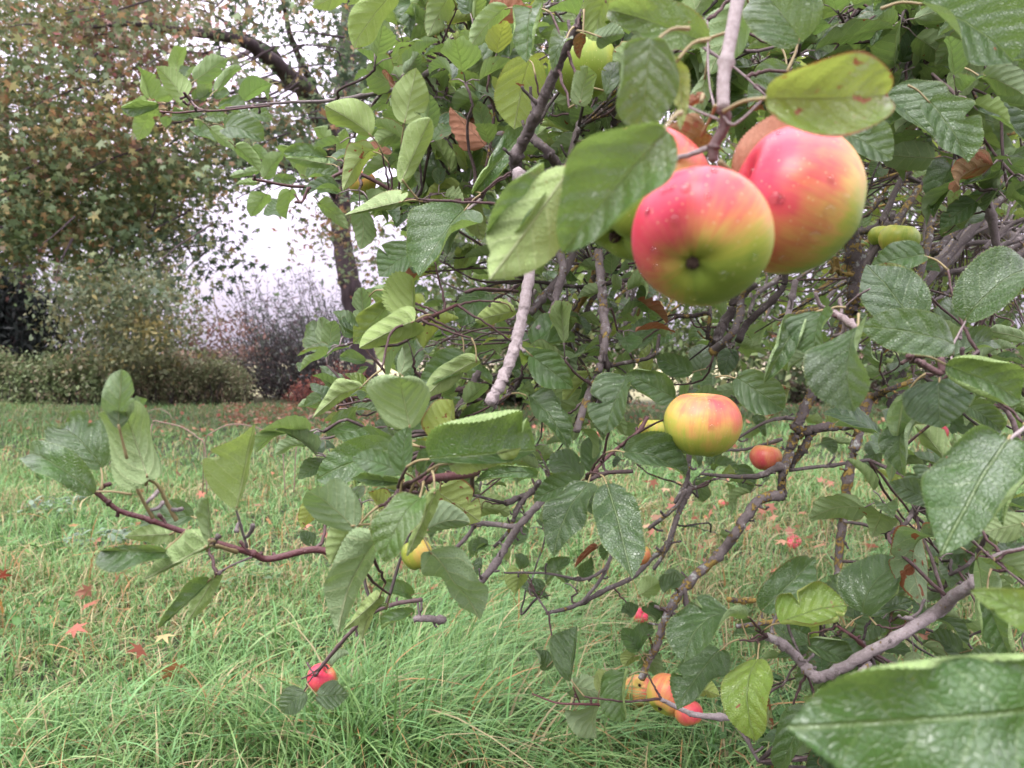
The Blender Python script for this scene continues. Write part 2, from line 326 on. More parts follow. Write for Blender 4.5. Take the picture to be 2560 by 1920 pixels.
# ------------------------------------------------------------------ leaves of the apple tree
def leaf_shape(nu, nv, L=1.0, W=.6, fold=.25, curl=.3, bend=.5, twist=0.0, wave=.03, arc=0.0, teeth=26, l=1.0, r=1.0, g=None, acute=1.0, pw=1.0):
    """A blade from (0,0,0) to (L,0,0), +z its upper face. W is the full width."""
    g = g or rng
    u = np.linspace(0, 1, nu + 1) ** 1.0; v = np.linspace(-1, 1, nv + 1)
    um = .42 + g.uniform(-.05, .06); s = np.clip((u - um) / (1 - um), 0, 1)
    wu = np.where(u < um, np.sqrt(np.clip(1 - (1 - u / um) ** 2, 0, 1)) ** 1.0, (1 - s ** (1.9 * acute)) ** (1.05))
    wu = np.maximum(wu, .0)
    th = (u * teeth + .2) % 1.0
    tooth = (th - .45) * .12 * (wu > .05) * min(1.0, (20 / teeth) ** 1.4)
    lob = 1 + .05 * np.sin(u * g.uniform(5, 9) + g.uniform(0, 6))
    U, V = np.meshgrid(u, v, indexing='ij'); A = np.abs(V)
    Wu = (wu * lob)[:, None]
    sc_ = np.where(V > 0, l, r)
    yd = A * Wu * (W / 2) * sc_
    yd = yd + tooth[:, None] * (A ** 6) * (W / 2) * sc_
    for _ in range(int(g.integers(0, 3))):      # bites and tears in the edge
        if g.random() < .5:
            u0, sd, dp, wd_ = g.uniform(.15, .9), g.choice([-1, 1]), g.uniform(.15, .55), g.uniform(.018, .05)
            yd = yd * (1 - np.where(V * sd > 0, dp * np.exp(-((U - u0) / wd_) ** 2), 0) * A)
    q5, q6 = g.uniform(0, 6.28, 2); cm = nv // 2
    ang = fold + curl * (1 + .45 * np.sin(U * 7 + q5 + np.sign(V) * q6)) * A ** pw
    ca, sa = np.cos(ang), np.sin(ang); IY, IZ = np.zeros_like(U), np.zeros_like(U)
    for j in range(cm + 1, nv + 1):
        IY[:, j] = IY[:, j - 1] + (ca[:, j] + ca[:, j - 1]) / nv; IZ[:, j] = IZ[:, j - 1] + (sa[:, j] + sa[:, j - 1]) / nv
        k = nv - j
        IY[:, k] = IY[:, k + 1] + (ca[:, k] + ca[:, k + 1]) / nv; IZ[:, k] = IZ[:, k + 1] + (sa[:, k] + sa[:, k + 1]) / nv
    ydA = yd / np.maximum(A, 1e-6); Y = np.sign(V) * ydA * IY; Z = ydA * IZ
    p1, p2, p3 = g.uniform(0, 6.28, 3)
    Z = Z + wave * L * (A ** 2) * np.sin(U * g.uniform(7, 13) + p1 + np.sign(V) * p2) * Wu
    Z = Z + .012 * L * np.sin(U * 9 + p3) * np.cos(V * 3 + p1) * Wu
    X = U - .10 * yd / max(L, 1e-6) * 0
    X = X + .06 * (A ** 5) * np.sign(.5 - U) * (wu[:, None] < .2) * 0
    vp = (U + .012 * np.sin(U * 23 + p1 + V) - 1.0 * (yd / max(L, 1e-6) + .0005) ** 1.12) * 5.6 + .22 * np.sign(V)
    Z = Z + .0030 * L * (np.abs(np.sin(np.pi * (vp + .5))) ** .7 - .6) * Wu * np.minimum(A * 3, 1) * (nu > 12)
    q1, q2, q3, q4 = g.uniform(0, 6.28, 4)
    Z = Z + .016 * L * (np.sin(U * 6.5 + q1 + 2.2 * V) * np.sin(V * 2.6 + q2) + .6 * np.sin(U * 14 + q3 - 3 * V) * np.sin(V * 4.5 + q4)) * Wu
    tw = twist * (U - .4); cy, sy = np.cos(tw), np.sin(tw)
    Y, Z = Y * cy - Z * sy, Y * sy + Z * cy
    # bend the spine downwards, then lay the chord on the x axis
    ph = -bend * (np.linspace(0, 1, nu + 1) - .5) * (1 + .3 * np.sin(p2)); du = np.gradient(u)
    sx = np.concatenate([[0], np.cumsum(np.cos((ph[1:] + ph[:-1]) / 2) * np.diff(u))])
    sz = np.concatenate([[0], np.cumsum(np.sin((ph[1:] + ph[:-1]) / 2) * np.diff(u))])
    c = math.hypot(sx[-1], sz[-1]); a = math.atan2(sz[-1], sx[-1])
    x2 = (sx * math.cos(a) + sz * math.sin(a)) / c; z2 = (-sx * math.sin(a) + sz * math.cos(a)) / c
    tang = ph - a
    PX = x2[:, None] * L - Z * np.sin(tang)[:, None] ; PZ = z2[:, None] * L + Z * np.cos(tang)[:, None]
    PY = Y + arc * L * np.sin(np.pi * u)[:, None]
    luv = np.stack([U, np.sign(V) * A * Wu * (W / L / 2), V], -1).reshape(-1, 3)
    return np.stack([PX, PY, PZ], -1).reshape(-1, 3), grid_faces(nu, nv), luv
HERO = []      # (projected size, build function arguments)
def leaf(c, bx, by, tx, ty, w, side='u', d=None, y=0.1, b=0.12, fold=None, curl=None, bend=None, roll=0, l=1, r=1, arc=0,
         dz=None, t=None, wave=None, tw=None, pw=None, ac=None):
    (x0, y0), (x1, y1) = cp(c, bx, by), cp(c, tx, ty)
    ln = math.hypot(x1 - x0, y1 - y0); g = np.random.default_rng(int(abs(bx * 7 + by * 13 + tx * 3 + w) + ord(c) * 1009))
    if d is None: d = min(2.0, max(.5, 128.0 / max(ln, w / K * .95)))
    if pw is None:
        pw = 1.0
        if curl is None and g.random() < .38: pw = 3.5; curl = g.uniform(1.2, 2.6)
    if dz is None: dz = ((by - ty) / math.hypot(bx - tx, by - ty)) * .55 * (1 if side == 'u' else -1) + g.uniform(-.25, .3)
    auto = not roll and l == 1 and r == 1
    L0 = ln * d / F
    Bp = P(x0, y0, d); Tp = P(x1, y1, d + dz * L0)
    L = float(np.linalg.norm(Tp - Bp)); a = (Tp - Bp) / L
    view = nrm(Bp - CAM); n = -(view - view.dot(a) * a); n = nrm(n)
    if side == 'd': n = -n; l, r = r, l
    if auto:                      # turn the upper face towards the sky
        roll = float(np.clip(g.normal(24, 14), -12, 48)) * (1 if d > .5 else .5)
        q = .3
        if (n * math.cos(q) + np.cross(a, n) * math.sin(q))[2] < (n * math.cos(q) - np.cross(a, n) * math.sin(q))[2]: roll = -roll
        w = w / math.cos(R(roll)) ** .8
    if roll:
        q = R(roll); n = n * math.cos(q) + np.cross(a, n) * math.sin(q)
    yv = np.cross(n, a)
    HERO.append(dict(size=ln * w / K * (l + r) / 2, O=Bp, M=(a, yv, n), L=L, W=w / K * d / F * 1.07,
        fold=g.uniform(.05, .6) if fold is None else fold, curl=g.uniform(-.2, .9) if curl is None else curl,
        bend=g.uniform(.2, 1.8) if bend is None else bend, twist=g.normal(0, .5) if tw is None else tw,
        wave=g.uniform(.025, .075) if wave is None else wave, arc=arc * (1 if side == 'u' else -1), l=l, r=r, g=g, pw=pw, ac=g.uniform(1.0, 1.7) if ac is None else ac,
        tint=(float(g.uniform(0, 1)) if t is None else t, y, b), d=d))
f = leaf
# --- B : top middle
f('B',440,-40,200,285,230,'d',y=.3); f('B',600,-30,540,230,170,'u',t=.6); f('B',780,-30,640,215,170,'d',y=.3,b=.4)
f('B',745,290,790,110,60,'d'); f('B',1110,40,890,275,150,'d',y=.2); f('B',1250,50,1225,372,235,'u',d=.8,t=.8)
f('B',1365,105,1410,300,140,'u'); f('B',1245,335,1150,765,290,'d',d=.85,y=.6,b=.3,fold=.08,curl=.1,t=1,wave=.01)
f('B',990,285,820,460,115,'u',b=.4); f('B',1090,285,880,465,120,'d',y=.2); f('B',1010,400,955,605,130,'u')
f('B',545,230,430,415,120,'d',y=.2); f('B',690,330,590,305,90,'d'); f('B',500,730,570,400,200,'d',y=.35,b=.2)
f('B',515,720,530,475,135,'d',y=.3); f('B',305,800,30,625,230,'d',y=.35); f('B',630,605,805,570,75,'d')
f('B',265,580,372,508,60,'d'); f('B',775,1020,650,785,115,'d',y=.3); f('B',780,1060,560,950,225,'u',t=.9,fold=.05,curl=.05,roll=25,b=.0)
f('B',478,1085,655,700,240,'d',y=.3,l=1.2,r=.8,fold=.5); f('B',325,885,135,1130,190,'d',y=.5,b=.5)
f('B',485,1195,145,1275,185,'d',y=.3,b=.35,l=.5,r=1.3); f('B',530,1230,300,1265,130,'d',y=.2)
f('B',1010,1030,865,810,230,'d',y=.9,b=.4); f('B',905,1150,1225,765,190,'u',d=.9,t=.5)
f('B',860,1240,590,1640,350,'u',d=.85,t=.5,fold=.1); f('B',560,1470,350,1640,210,'u',d=.9,t=.6)
f('B',830,1650,890,1440,100,'d',y=.4); f('B',880,1640,935,1450,90,'d',y=.1)
f('B',1700,-10,1650,245,190,'d',d=.7,y=.3,fold=.6); f('B',1640,225,1805,200,170,'d',y=0,b=.2,d=.71,t=0,roll=4); f('B',1560,200,1540,350,90,'d',b=.93,d=.71); f('B',1460,230,1380,420,120,'u',t=.2,d=.7); f('B',1700,560,1740,370,110,'u',t=0,d=.73)
f('B',1540,625,1590,395,170,'d',y=.15,b=.3,d=.72,roll=5); f('B',1600,605,1705,525,110,'u'); f('B',1560,640,1480,630,60,'u')
f('B',610,640,750,560,90,'d'); f('B',800,620,930,560,110,'d',y=.2); f('B',730,300,660,180,80,'u')
f('B',840,560,770,450,90,'d'); f('B',850,850,770,740,100,'u'); f('B',700,700,560,650,110,'d',y=.5)
f('B',1330,840,1220,930,110,'u'); f('B',1300,890,1310,1010,110,'d',y=.2); f('B',1430,840,1330,880,120,'u')
f('B',1390,730,1290,820,110,'d',y=.3); f('B',1110,980,1160,1090,110,'u',b=.5); f('B',950,1130,1040,1070,100,'u')
f('B',1460,860,1480,700,80,'u'); f('B',1500,960,1560,850,90,'d',y=.3); f('B',1330,700,1430,600,120,'u',t=.8)
f('B',1100,640,1000,690,130,'d'); f('B',1200,20,1110,90,120,'d')
# foreground, out of focus
f('B',1960,230,1900,810,430,'u',d=.395,t=.15,fold=.0,curl=2.0,pw=3,b=.1,y=.1,bend=1.2,roll=3,dz=.2)
f('C',60,330,95,770,110,'d',d=.40,y=.5,b=.2)
f('B',1480,1000,1005,1655,500,'d',d=.40,y=.4,b=.25,fold=.3,curl=.5,bend=.9,t=.4,roll=5,dz=-.1,wave=.05)
f('B',1330,1060,985,1420,300,'u',d=.43,t=.4,b=.1,roll=4); f('B',2050,765,1435,1500,620,'u',d=.33,t=1,y=.12,fold=.25,curl=1.2,pw=1.6,b=.12,bend=.6,dz=.3,wave=.06,ac=1.0,roll=10)
f('C',250,260,-330,60,300,'u',d=.47,t=.6,b=.35,y=.2)
# --- C : top right
f('C',605,580,1320,560,490,'u',d=.37,t=1,y=.62,b=.6,fold=.15,curl=1.0,wave=.07,bend=1.3,arc=-.03,dz=.1)
f('C',470,1110,900,660,430,'d',d=.46,b=1.0,y=0,wave=.04); f('C',820,250,560,-90,400,'u',d=.56,t=.2)
f('C',520,10,270,440,310,'d',d=.62,t=.2,y=0); f('C',745,430,500,645,230,'u',d=.7,t=.1); f('C',1200,60,1232,300,125,'u',t=.1)
f('C',1345,-10,1235,295,130,'u',t=.3); f('C',1530,10,2070,365,430,'u',d=.52,t=.3,y=.05,fold=.25)
f('C',1450,-30,1545,175,130,'d',y=.4); f('C',1960,170,2240,330,310,'u',t=.1,d=.7); f('C',1550,225,1515,515,200,'u',t=.1)
f('C',1600,400,1765,590,200,'u',t=.4); f('C',1480,360,1530,650,200,'d',y=.2,b=.3); f('C',1300,570,1605,830,310,'u',d=.8,t=.4,y=.1)
f('C',1570,600,1800,965,270,'u',d=.75,t=.3); f('C',1010,780,1350,950,240,'u',d=.65,t=.1); f('C',1865,455,2130,560,240,'d',d=.8,t=0,b=.2)
f('C',1350,190,1515,215,90,'d',b=.93); f('C',1640,1400,1912,1290,140,'u',t=.0,d=1.3); f('C',2150,90,1945,60,120,'u',t=1,y=.3)
f('C',580,370,725,280,80,'d',y=.1); f('C',490,500,415,640,110,'u'); f('C',250,440,160,740,140,'d',t=0,d=.6)
f('C',255,790,-30,940,300,'d',d=.45,b=.93,y=0,wave=.05); f('C',240,560,110,650,90,'d',d=.44,b=1.0)
f('C',1110,130,1020,60,110,'d',y=.1); f('C',1090,330,1220,290,120,'u',t=.4); f('C',1250,330,1370,350,110,'u',t=.9)
f('C',1750,440,1860,480,110,'d',y=.4); f('C',1640,340,1600,280,60,'d',b=.97); f('C',2060,370,2150,440,130,'u',t=0)
f('C',1350,640,1190,800,200,'u',t=.1,d=.8); f('C',1110,420,1290,560,140,'u',t=.1,d=.9); f('C',900,40,960,160,120,'u',t=.1)
f('C',1880,460,1920,380,60,'d',y=.9,b=.3); f('C',1300,1000,1220,1040,120,'u',b=.5,d=1.3)
# --- A : upper left sprigs
for a in ((890,590,815,395,125),(1080,590,925,395,145),(1040,420,1100,280,95),(1155,480,1345,350,140),(1280,540,1435,408,95),
          (1200,600,1240,460,80),(1440,600,1610,500,115),(945,650,725,672,120),(880,690,815,832,105),(1240,760,1385,895,105),
          (1390,870,1540,1020,125),(1560,1060,1675,903,120),(1540,1010,1360,1045,70),(1520,1080,1400,1090,55),(1580,1150,1485,1285,120),
          (1720,1125,1700,1300,115),(1800,1060,1745,960,100),(1885,1200,2062,1355,125),(1965,855,1855,760,110),(2010,940,2055,755,90),
          (1000,690,980,755,60),(1950,975,1690,935,100),(1010,560,920,600,100),(1490,870,1590,960,80),(1600,500,1590,590,50),
          (1100,640,1050,560,70),(1640,870,1740,1000,90)):
    f('A',*a,'d',y=rng.uniform(0,.2),b=.1)
for a in ((940,615,718,640,110),(1145,590,1260,540,75),(1280,590,1358,540,80),(1290,630,1485,690,115),(1480,660,1618,710,95),
          (1020,690,1130,680,100),(1135,700,1190,640,60),(1160,750,1285,850,110),(1225,690,1385,700,75),(1330,760,1562,835,155),
          (1815,1060,2020,1060,110),(1940,930,1680,905,90),(1620,1070,1760,1060,70),(1150,410,1090,540,90),(1690,1240,1560,1270,110),
          (1880,1130,2030,1150,75)):
    f('A',*a,'u',t=rng.uniform(.1,.5),b=.05)
f('A',2090,-40,1850,45,130,'d',y=.3)
# --- D / G : the sprig reaching out at the left
f('D',555,1505,175,1275,210,'u',d=.58,t=.8,fold=.6,roll=12,wave=.06); f('D',610,1350,368,1120,350,'u',d=.62,t=.3,fold=.3,curl=1.3,pw=2.5,wave=.07,roll=15,b=0)
f('D',700,1120,722,765,190,'d',d=.55,t=0,y=0,fold=.3,curl=.6,b=.0,roll=5); f('D',790,1010,850,938,70,'d',d=.57,t=0,y=0); f('D',880,1420,745,1015,430,'d',d=.56,y=.15,b=.2,t=.3,fold=.35,curl=.9,bend=1.9,l=1.15,r=.75,wave=.07)
f('D',1400,1605,1512,1085,340,'d',d=.6,y=.3,b=.3,l=1.25,r=.12,fold=.1,bend=.3); f('G',1150,165,830,215,170,'u',d=.72,t=.15)
f('G',1230,345,855,545,230,'d',d=.57,y=.1,l=.2,r=1.5,b=.1,fold=.2); f('G',1240,330,1235,55,130,'d',d=.57,y=.1,l=1.3,r=.2)
f('G',1000,380,600,370,200,'u',d=.6,t=.4,l=1.5,r=.5,fold=.5,curl=.9,wave=.08,bend=1.6); f('G',1030,275,735,290,115,'d',d=.66,y=.2)
f('G',1283,512,1105,800,130,'d',d=.68,y=.15,l=.9,r=.9); f('G',1250,540,935,835,150,'u',d=.69,t=.9,l=.2,r=1.3,b=.2)
f('G',1850,350,1780,260,90,'u',d=.9,t=0); f('D',2150,870,1850,1055,160,'d',d=.8,y=.35)
# --- E : middle
f('E',552,455,545,215,330,'d',d=.85,y=.35,l=1.1,r=.1); f('E',560,482,232,640,230,'d',d=.8,y=.35); f('E',400,385,195,615,210,'u',d=.9,t=.8,y=.5)
f('E',455,540,385,745,220,'d',y=.5); f('E',272,722,118,690,120,'u',t=.1); f('E',470,800,445,545,85,'d',t=0); f('E',540,815,565,590,170,'u',t=.2)
f('E',945,715,615,942,170,'d',d=.82,y=.35); f('E',865,690,585,865,190,'u',d=.86,t=.6); f('E',1000,320,835,510,160,'u',t=.5)
f('E',1158,420,918,480,185,'d',y=.6,d=.95); f('E',1165,425,1050,505,100,'u',t=0); f('E',1060,480,1065,655,110,'d',y=.1,t=0)
f('E',1268,632,1465,448,140,'u',t=.7); f('E',1285,640,1435,510,70,'d',y=.5); f('E',1268,672,1508,612,140,'u',t=.8)
f('E',1245,680,1502,880,200,'u',t=.9,y=.1); f('E',1350,680,1490,785,60,'d',b=1.0); f('E',1200,640,1170,560,110,'u')
f('E',535,1120,470,815,400,'d',d=.62,y=.15,b=.15,t=.2,l=1.2,r=.9,fold=.1); f('E',765,1245,785,945,320,'d',d=.63,y=.85,b=.45,l=1.1,r=.15)
f('E',650,1300,1280,1248,400,'u',d=.56,t=.75,l=1.6,r=.3,b=.1,fold=.15); f('E',760,1330,1190,1230,150,'d',d=.555,y=.5,l=.2,r=1.3)
f('E',440,1190,80,1165,150,'u',d=.75,t=.7,arc=.08); f('E',440,1235,-20,1420,230,'u',d=.72,t=.8); f('E',500,1372,188,1290,140,'u',t=.8,d=.62)
f('E',492,1392,530,1105,150,'u',t=.6,d=.6); f('E',600,1380,640,1230,130,'u',t=.9,d=.61); f('E',485,1440,188,1410,130,'u',d=.64,t=.9)
f('E',395,1620,285,1495,130,'d',d=.8,y=1,b=.55); f('E',690,1490,950,1670,270,'d',d=.78,y=.7,b=.55,fold=.1)
f('H',618,255,888,205,220,'d',d=.72,t=0,y=0,b=.3); f('H',600,60,385,440,230,'u',d=.58,t=1,y=.25,b=.3,fold=.1); f('H',690,10,512,405,110,'d',d=.575,y=.35)
f('H',362,290,105,872,290,'d',d=.58,y=.05,t=.2,b=.05); f('H',205,242,-70,20,270,'d',d=.6,t=0,y=0,b=.05); f('H',210,250,60,455,230,'d',d=.62,y=.3)
f('H',648,375,948,785,250,'d',d=.62,t=0,y=0,b=.15,fold=.1); f('H',402,708,245,925,95,'d',y=.4,d=.8); f('H',362,640,135,845,140,'d',y=.4,d=.78)
f('H',556,738,372,840,120,'u',t=.9); f('H',542,640,328,598,120,'u',t=.9); f('D',1870,1560,1790,1715,110,'d',y=1,b=.6,d=.75)
f('E',1242,925,1475,1238,200,'u',d=.95,t=.2); f('E',1825,815,1690,1155,270,'u',d=.85,t=.1); f('E',2095,935,1808,795,210,'u',d=.85,t=.15)
f('E',1808,1255,2160,1410,250,'u',d=.8,t=.0); f('E',1605,1375,1620,1160,140,'u',t=.5); f('E',1592,1438,1385,1880,240,'u',d=.85,t=.0)
f('E',1700,1445,1850,2010,260,'u',d=.8,t=.05); f('E',1552,1412,1362,1275,165,'u',t=.7); f('E',1545,1430,1265,1545,165,'u',t=.7)
f('E',1552,1432,1418,1505,85,'d',t=0,y=0); f('E',945,1590,1125,1625,150,'d',y=.3,d=1.2); f('E',1285,1402,915,1440,110,'u',t=.9)
f('E',1285,1335,1075,1290,115,'d',y=.3); f('F',165,795,-45,695,140,'u',t=.3); f('E',1790,235,1740,395,80,'u',t=0)
f('E',1828,640,2008,495,140,'u',t=.7); f('E',1600,785,1440,965,120,'d',y=.7); f('E',1145,765,1250,930,85,'u',t=.8)
f('E',860,800,790,960,100,'d',y=.2); f('E',1050,1260,990,1330,120,'u',t=0); f('E',1880,500,1820,380,90,'d',y=.2)
f('E',1560,880,1500,1080,130,'d',y=.2,t=0); f('E',920,560,830,640,120,'u',t=.7); f('E',1020,640,880,690,110,'u',t=1,y=.2)
f('E',700,560,590,620,120,'u',t=.0); f('E',900,480,960,610,110,'u',t=.6); f('E',1420,600,1300,560,90,'u')
f('E',1000,180,900,240,110,'d',y=.2); f('E',1230,140,1100,250,130,'d',y=.3,b=.3); f('E',700,640,640,720,90,'d',b=.7)
f('E',1360,850,1250,950,130,'d',y=.5); f('E',1180,900,1250,1010,110,'d',y=.2); f('E',1040,1050,1090,950,110,'u')
f('E',280,320,480,600,80,'d',y=.3); f('E',420,160,560,270,110,'u',t=.4)
# --- F : right
f('F',1500,505,1198,145,330,'u',d=.66,t=.4,y=.05); f('F',1780,480,2210,165,340,'u',d=.66,t=.3); f('F',1690,560,1692,345,190,'u',t=.5)
f('F',810,475,590,855,210,'u',d=.68,t=.25); f('F',935,425,895,700,260,'u',d=.66,t=.6); f('F',1150,510,1128,1015,350,'u',d=.55,t=.35,fold=.12)
f('F',1720,620,1148,515,250,'u',d=.57,t=.3,y=.1); f('F',1670,740,2110,950,330,'u',d=.57,t=.8,y=.15); f('F',1720,690,1945,590,190,'u',t=.0,d=.8)
f('F',2150,590,1885,540,120,'d',t=.2); f('F',1630,830,1645,1115,400,'u',d=.62,t=0,b=.0,y=0,fold=.05,curl=.05,roll=22); f('F',1425,915,1340,1435,170,'d',d=.66,t=0,y=.0,b=.2)
f('F',1490,1040,1430,1405,170,'u',d=.7,t=0); f('F',2045,1178,1640,1870,480,'u',d=.5,t=.55,fold=.12,bend=.6); f('F',1605,1555,1332,1435,140,'u',t=0,d=.7)
f('F',1290,1190,1250,1410,110,'u',t=0); f('F',215,792,215,615,155,'u',t=.1,fold=.05); f('F',428,815,710,1005,230,'u',d=.85,t=.2)
f('F',290,798,190,915,140,'u',t=.8); f('F',135,850,98,995,65,'d',t=0); f('F',1545,85,1225,155,180,'u',t=.5,d=.75); f('F',1440,175,1270,148,40,'d',b=.9,d=.7)
f('F',1798,985,2000,1130,170,'u',t=0,d=.75); f('F',745,865,620,1065,130,'d',b=.9,d=1.0); f('F',470,880,290,900,85,'d',t=0)
f('F',540,1045,600,1170,100,'u',t=0); f('F',930,1200,1010,1265,90,'u',t=0); f('F',1010,1190,1125,1215,80,'d',y=.2); f('F',430,1340,510,1500,120,'u',t=0)
f('F',380,1440,405,1612,50,'d'); f('F',200,1430,230,1555,125,'u',t=.2,b=.4); f('F',2210,1250,2010,1700,260,'u',t=.8,d=.62); f('F',1480,740,1340,800,110,'u',t=.3)
f('F',840,1060,940,1100,80,'d',y=.3); f('F',960,1060,1100,1050,80,'d',y=.3,b=.4); f('F',480,970,560,1020,70,'u'); f('F',40,560,-60,640,120,'u',t=.8)
f('F',560,1100,480,1180,90,'d',y=.2); f('F',230,520,150,600,100,'u',t=.2); f('F',620,500,560,640,100,'d',y=.1); f('F',950,800,1040,880,120,'u',t=0)
f('F',1600,1380,1480,1540,200,'u',t=.4,d=.75); f('F',2060,1000,2150,1120,140,'d',y=.1,t=0)
f('F',330,640,480,560,90,'u',t=.0); f('F',1180,360,1230,260,60,'u'); f('F',430,610,500,700,100,'d',y=.2)
# --- H / I : low down
f('H',1190,505,1160,632,155,'d',y=.5,d=1.4); f('H',1350,572,1478,412,115,'u',t=.4); f('H',1330,620,1190,580,90,'u',d=1.5)
f('H',1478,1148,1525,818,250,'u',d=.95,l=1.2,r=.1,t=.1); f('H',1345,1080,1270,960,110,'u',t=0,d=1.3); f('H',1500,1185,1690,1230,180,'d',t=0,d=1.1)
f('H',1650,1210,1725,1092,100,'d',y=.7,d=1.1); f('H',1830,1095,1800,1385,200,'u',t=.9,y=.15,d=1.0); f('H',1650,1285,1640,1485,220,'d',t=0,y=.1,d=1.1)
f('H',1905,630,2015,560,130,'d',y=.2); f('H',2150,600,2010,540,130,'u',t=0); f('H',1840,375,1975,400,125,'d',b=.5,y=.1)
f('H',1645,345,1508,475,55,'d',b=.95,d=1.3); f('H',775,480,905,540,85,'d',t=0,d=1.5); f('H',1740,330,1680,430,110,'u',t=.6,d=1.3)
f('H',930,400,985,330,90,'u',d=1.6); f('H',1000,340,900,370,80,'u',t=0,d=1.6); f('H',950,410,930,515,50,'u',d=1.5); f('H',1150,340,1230,240,90,'u',d=1.5)
f('H',1200,480,1160,390,80,'u',d=1.5); f('H',1110,430,1080,360,80,'d',y=.4,d=1.6); f('H',1930,700,1990,800,120,'u',t=0,d=1.2)
f('H',1860,760,1790,700,100,'u',t=0,d=1.3); f('H',1890,960,1790,830,110,'u',t=.9,d=1.2); f('H',1880,970,1960,800,130,'u',t=.8,d=1.2); f('H',2080,930,2110,800,90,'u',t=0,d=1.2)
f('H',1870,990,1800,1060,90,'d',y=.6,d=1.2); f('H',1900,1010,2030,1120,140,'d',t=0,d=1.2)
f('I',575,730,900,410,250,'u',d=.85,t=.3,b=.35); f('I',688,802,1085,700,290,'u',d=.8,t=.9,y=.7,b=.35,fold=.05); f('I',432,775,118,1035,265,'u',d=.82,t=.3,fold=.12)
f('I',335,958,78,1315,265,'u',d=.88,t=.4); f('I',552,1015,545,1500,250,'u',d=.8,t=.9,y=.8,b=.3,fold=.05); f('I',620,840,405,880,150,'u',t=.3)
f('I',560,1000,590,800,110,'u',t=.5); f('I',1180,742,1470,460,280,'u',d=.9,t=.2); f('I',1600,290,1555,715,250,'d',d=.8,t=0,y=0,b=.75)
f('I',1845,405,1905,875,210,'d',d=.75,t=.3,y=.0); f('I',1900,640,2070,1035,270,'u',d=.7,t=.8); f('I',2480,1265,725,1420,900,'u',d=.33,t=.8,b=.2,fold=.0,curl=2.6,pw=4,bend=1.0,wave=.13,y=.08,roll=-10,dz=0,ac=1.5,tw=.1)
f('I',2420,900,1812,608,260,'u',d=.36,t=1,y=.5,b=.1); f('I',870,1345,690,1680,240,'u',t=.6,d=.9); f('I',1950,420,2170,560,180,'d',t=.2,d=.7)
f('I',190,1190,330,1230,120,'d',y=.8,d=1.1); f('I',1760,990,1560,880,150,'u',t=0,d=1.1); f('I',850,930,1115,1060,190,'u',t=.2,d=1.05); f('I',640,1430,600,1250,70,'d',b=.9,d=.9)
f('I',2200,1500,1690,1590,260,'u',d=.5,t=0); f('I',1350,1640,1520,1630,100,'u',t=.6); f('I',2150,200,1900,260,170,'d',y=.2,d=.7)
f('I',760,870,700,800,130,'u',t=.5); f('I',1130,600,1180,480,60,'u',t=0); f('I',920,610,1040,590,60,'u',t=0); f('I',1160,760,1480,670,110,'u',t=0,d=1.0)
f('I',440,780,520,730,110,'d',t=0,d=.9); f('I',0,620,100,540,120,'u',t=0,d=1.1); f('I',1560,40,1580,230,90,'u',t=0,d=.9); f('I',2000,1050,1800,1000,120,'u',t=0,d=.9)
f('I',1640,300,1720,330,90,'d',b=.97,d=.8)

f('G',1870,1235,2068,1225,150,'u',d=1.25,t=0,fold=.1,curl=.1); f('G',1810,1210,1670,1330,150,'u',d=1.28,t=0,fold=.1,curl=.1); f('G',1960,1060,2070,985,70,'d',d=1.25,t=0,y=0,b=.3)
HERO.sort(key=lambda h: -h['size'])
def finish_leaf(h, nu, nv, teeth):
    V, Fc, luv = leaf_shape(nu, nv, h['L'], h['W'], h['fold'], h['curl'], h['bend'], h['twist'], h['wave'], h['arc'], teeth, h['l'], h['r'], h['g'], h['ac'], h['pw'])
    a, yv, n = h['M']
    return h['O'] + V[:, :1] * a + V[:, 1:2] * yv + V[:, 2:] * n, Fc, luv

# ------------------------------------------------------------------ apple tree
TX, TY = 2.6, 3.4
apple_tree = empty('apple_tree', (TX, TY, 0))
tag(apple_tree, 'old apple tree with lichen spotted branches drooping over the lawn, apples hanging among its leaves', 'tree')
def kid(o): # world-space child of an Empty that stands away from the origin
    o.parent = apple_tree; o.matrix_parent_inverse = apple_tree.matrix_basis.inverted() if False else o.matrix_parent_inverse
    o.location = [a - b for a, b in zip(o.location, apple_tree.location)]
    return o
hero_pts = []
foli = Acc(); nleaf = 0
for h in HERO:
    hero_pts.append(h['O'])
    if nleaf < 100:
        big_ = h['size'] > 9000
        V, Fc, luv = finish_leaf(h, (126 if h['size'] > 60000 else 96) if big_ else 72, 18 if big_ else 14, (42 if h['size'] > 60000 else 32) if big_ else 24)
        A_ = Acc(); A_.add(V, Fc, tint=np.tile(h['tint'], (len(V), 1)), luv=luv)
        # its stalk, pointing back from the blade
        o = A_.build('leaf', M_LEAF); centre(o, h['O']); kid(o); nleaf += 1
        h['obj'] = o
        if h['tint'][2] > .9: tag(o, 'dry brown leaf')
        elif h['tint'][1] > .6: tag(o, 'yellowing leaf')
    else:
        V, Fc, luv = finish_leaf(h, 54, 10, 18)
        foli.add(V, Fc, tint=np.tile(h['tint'], (len(V), 1)), luv=luv)

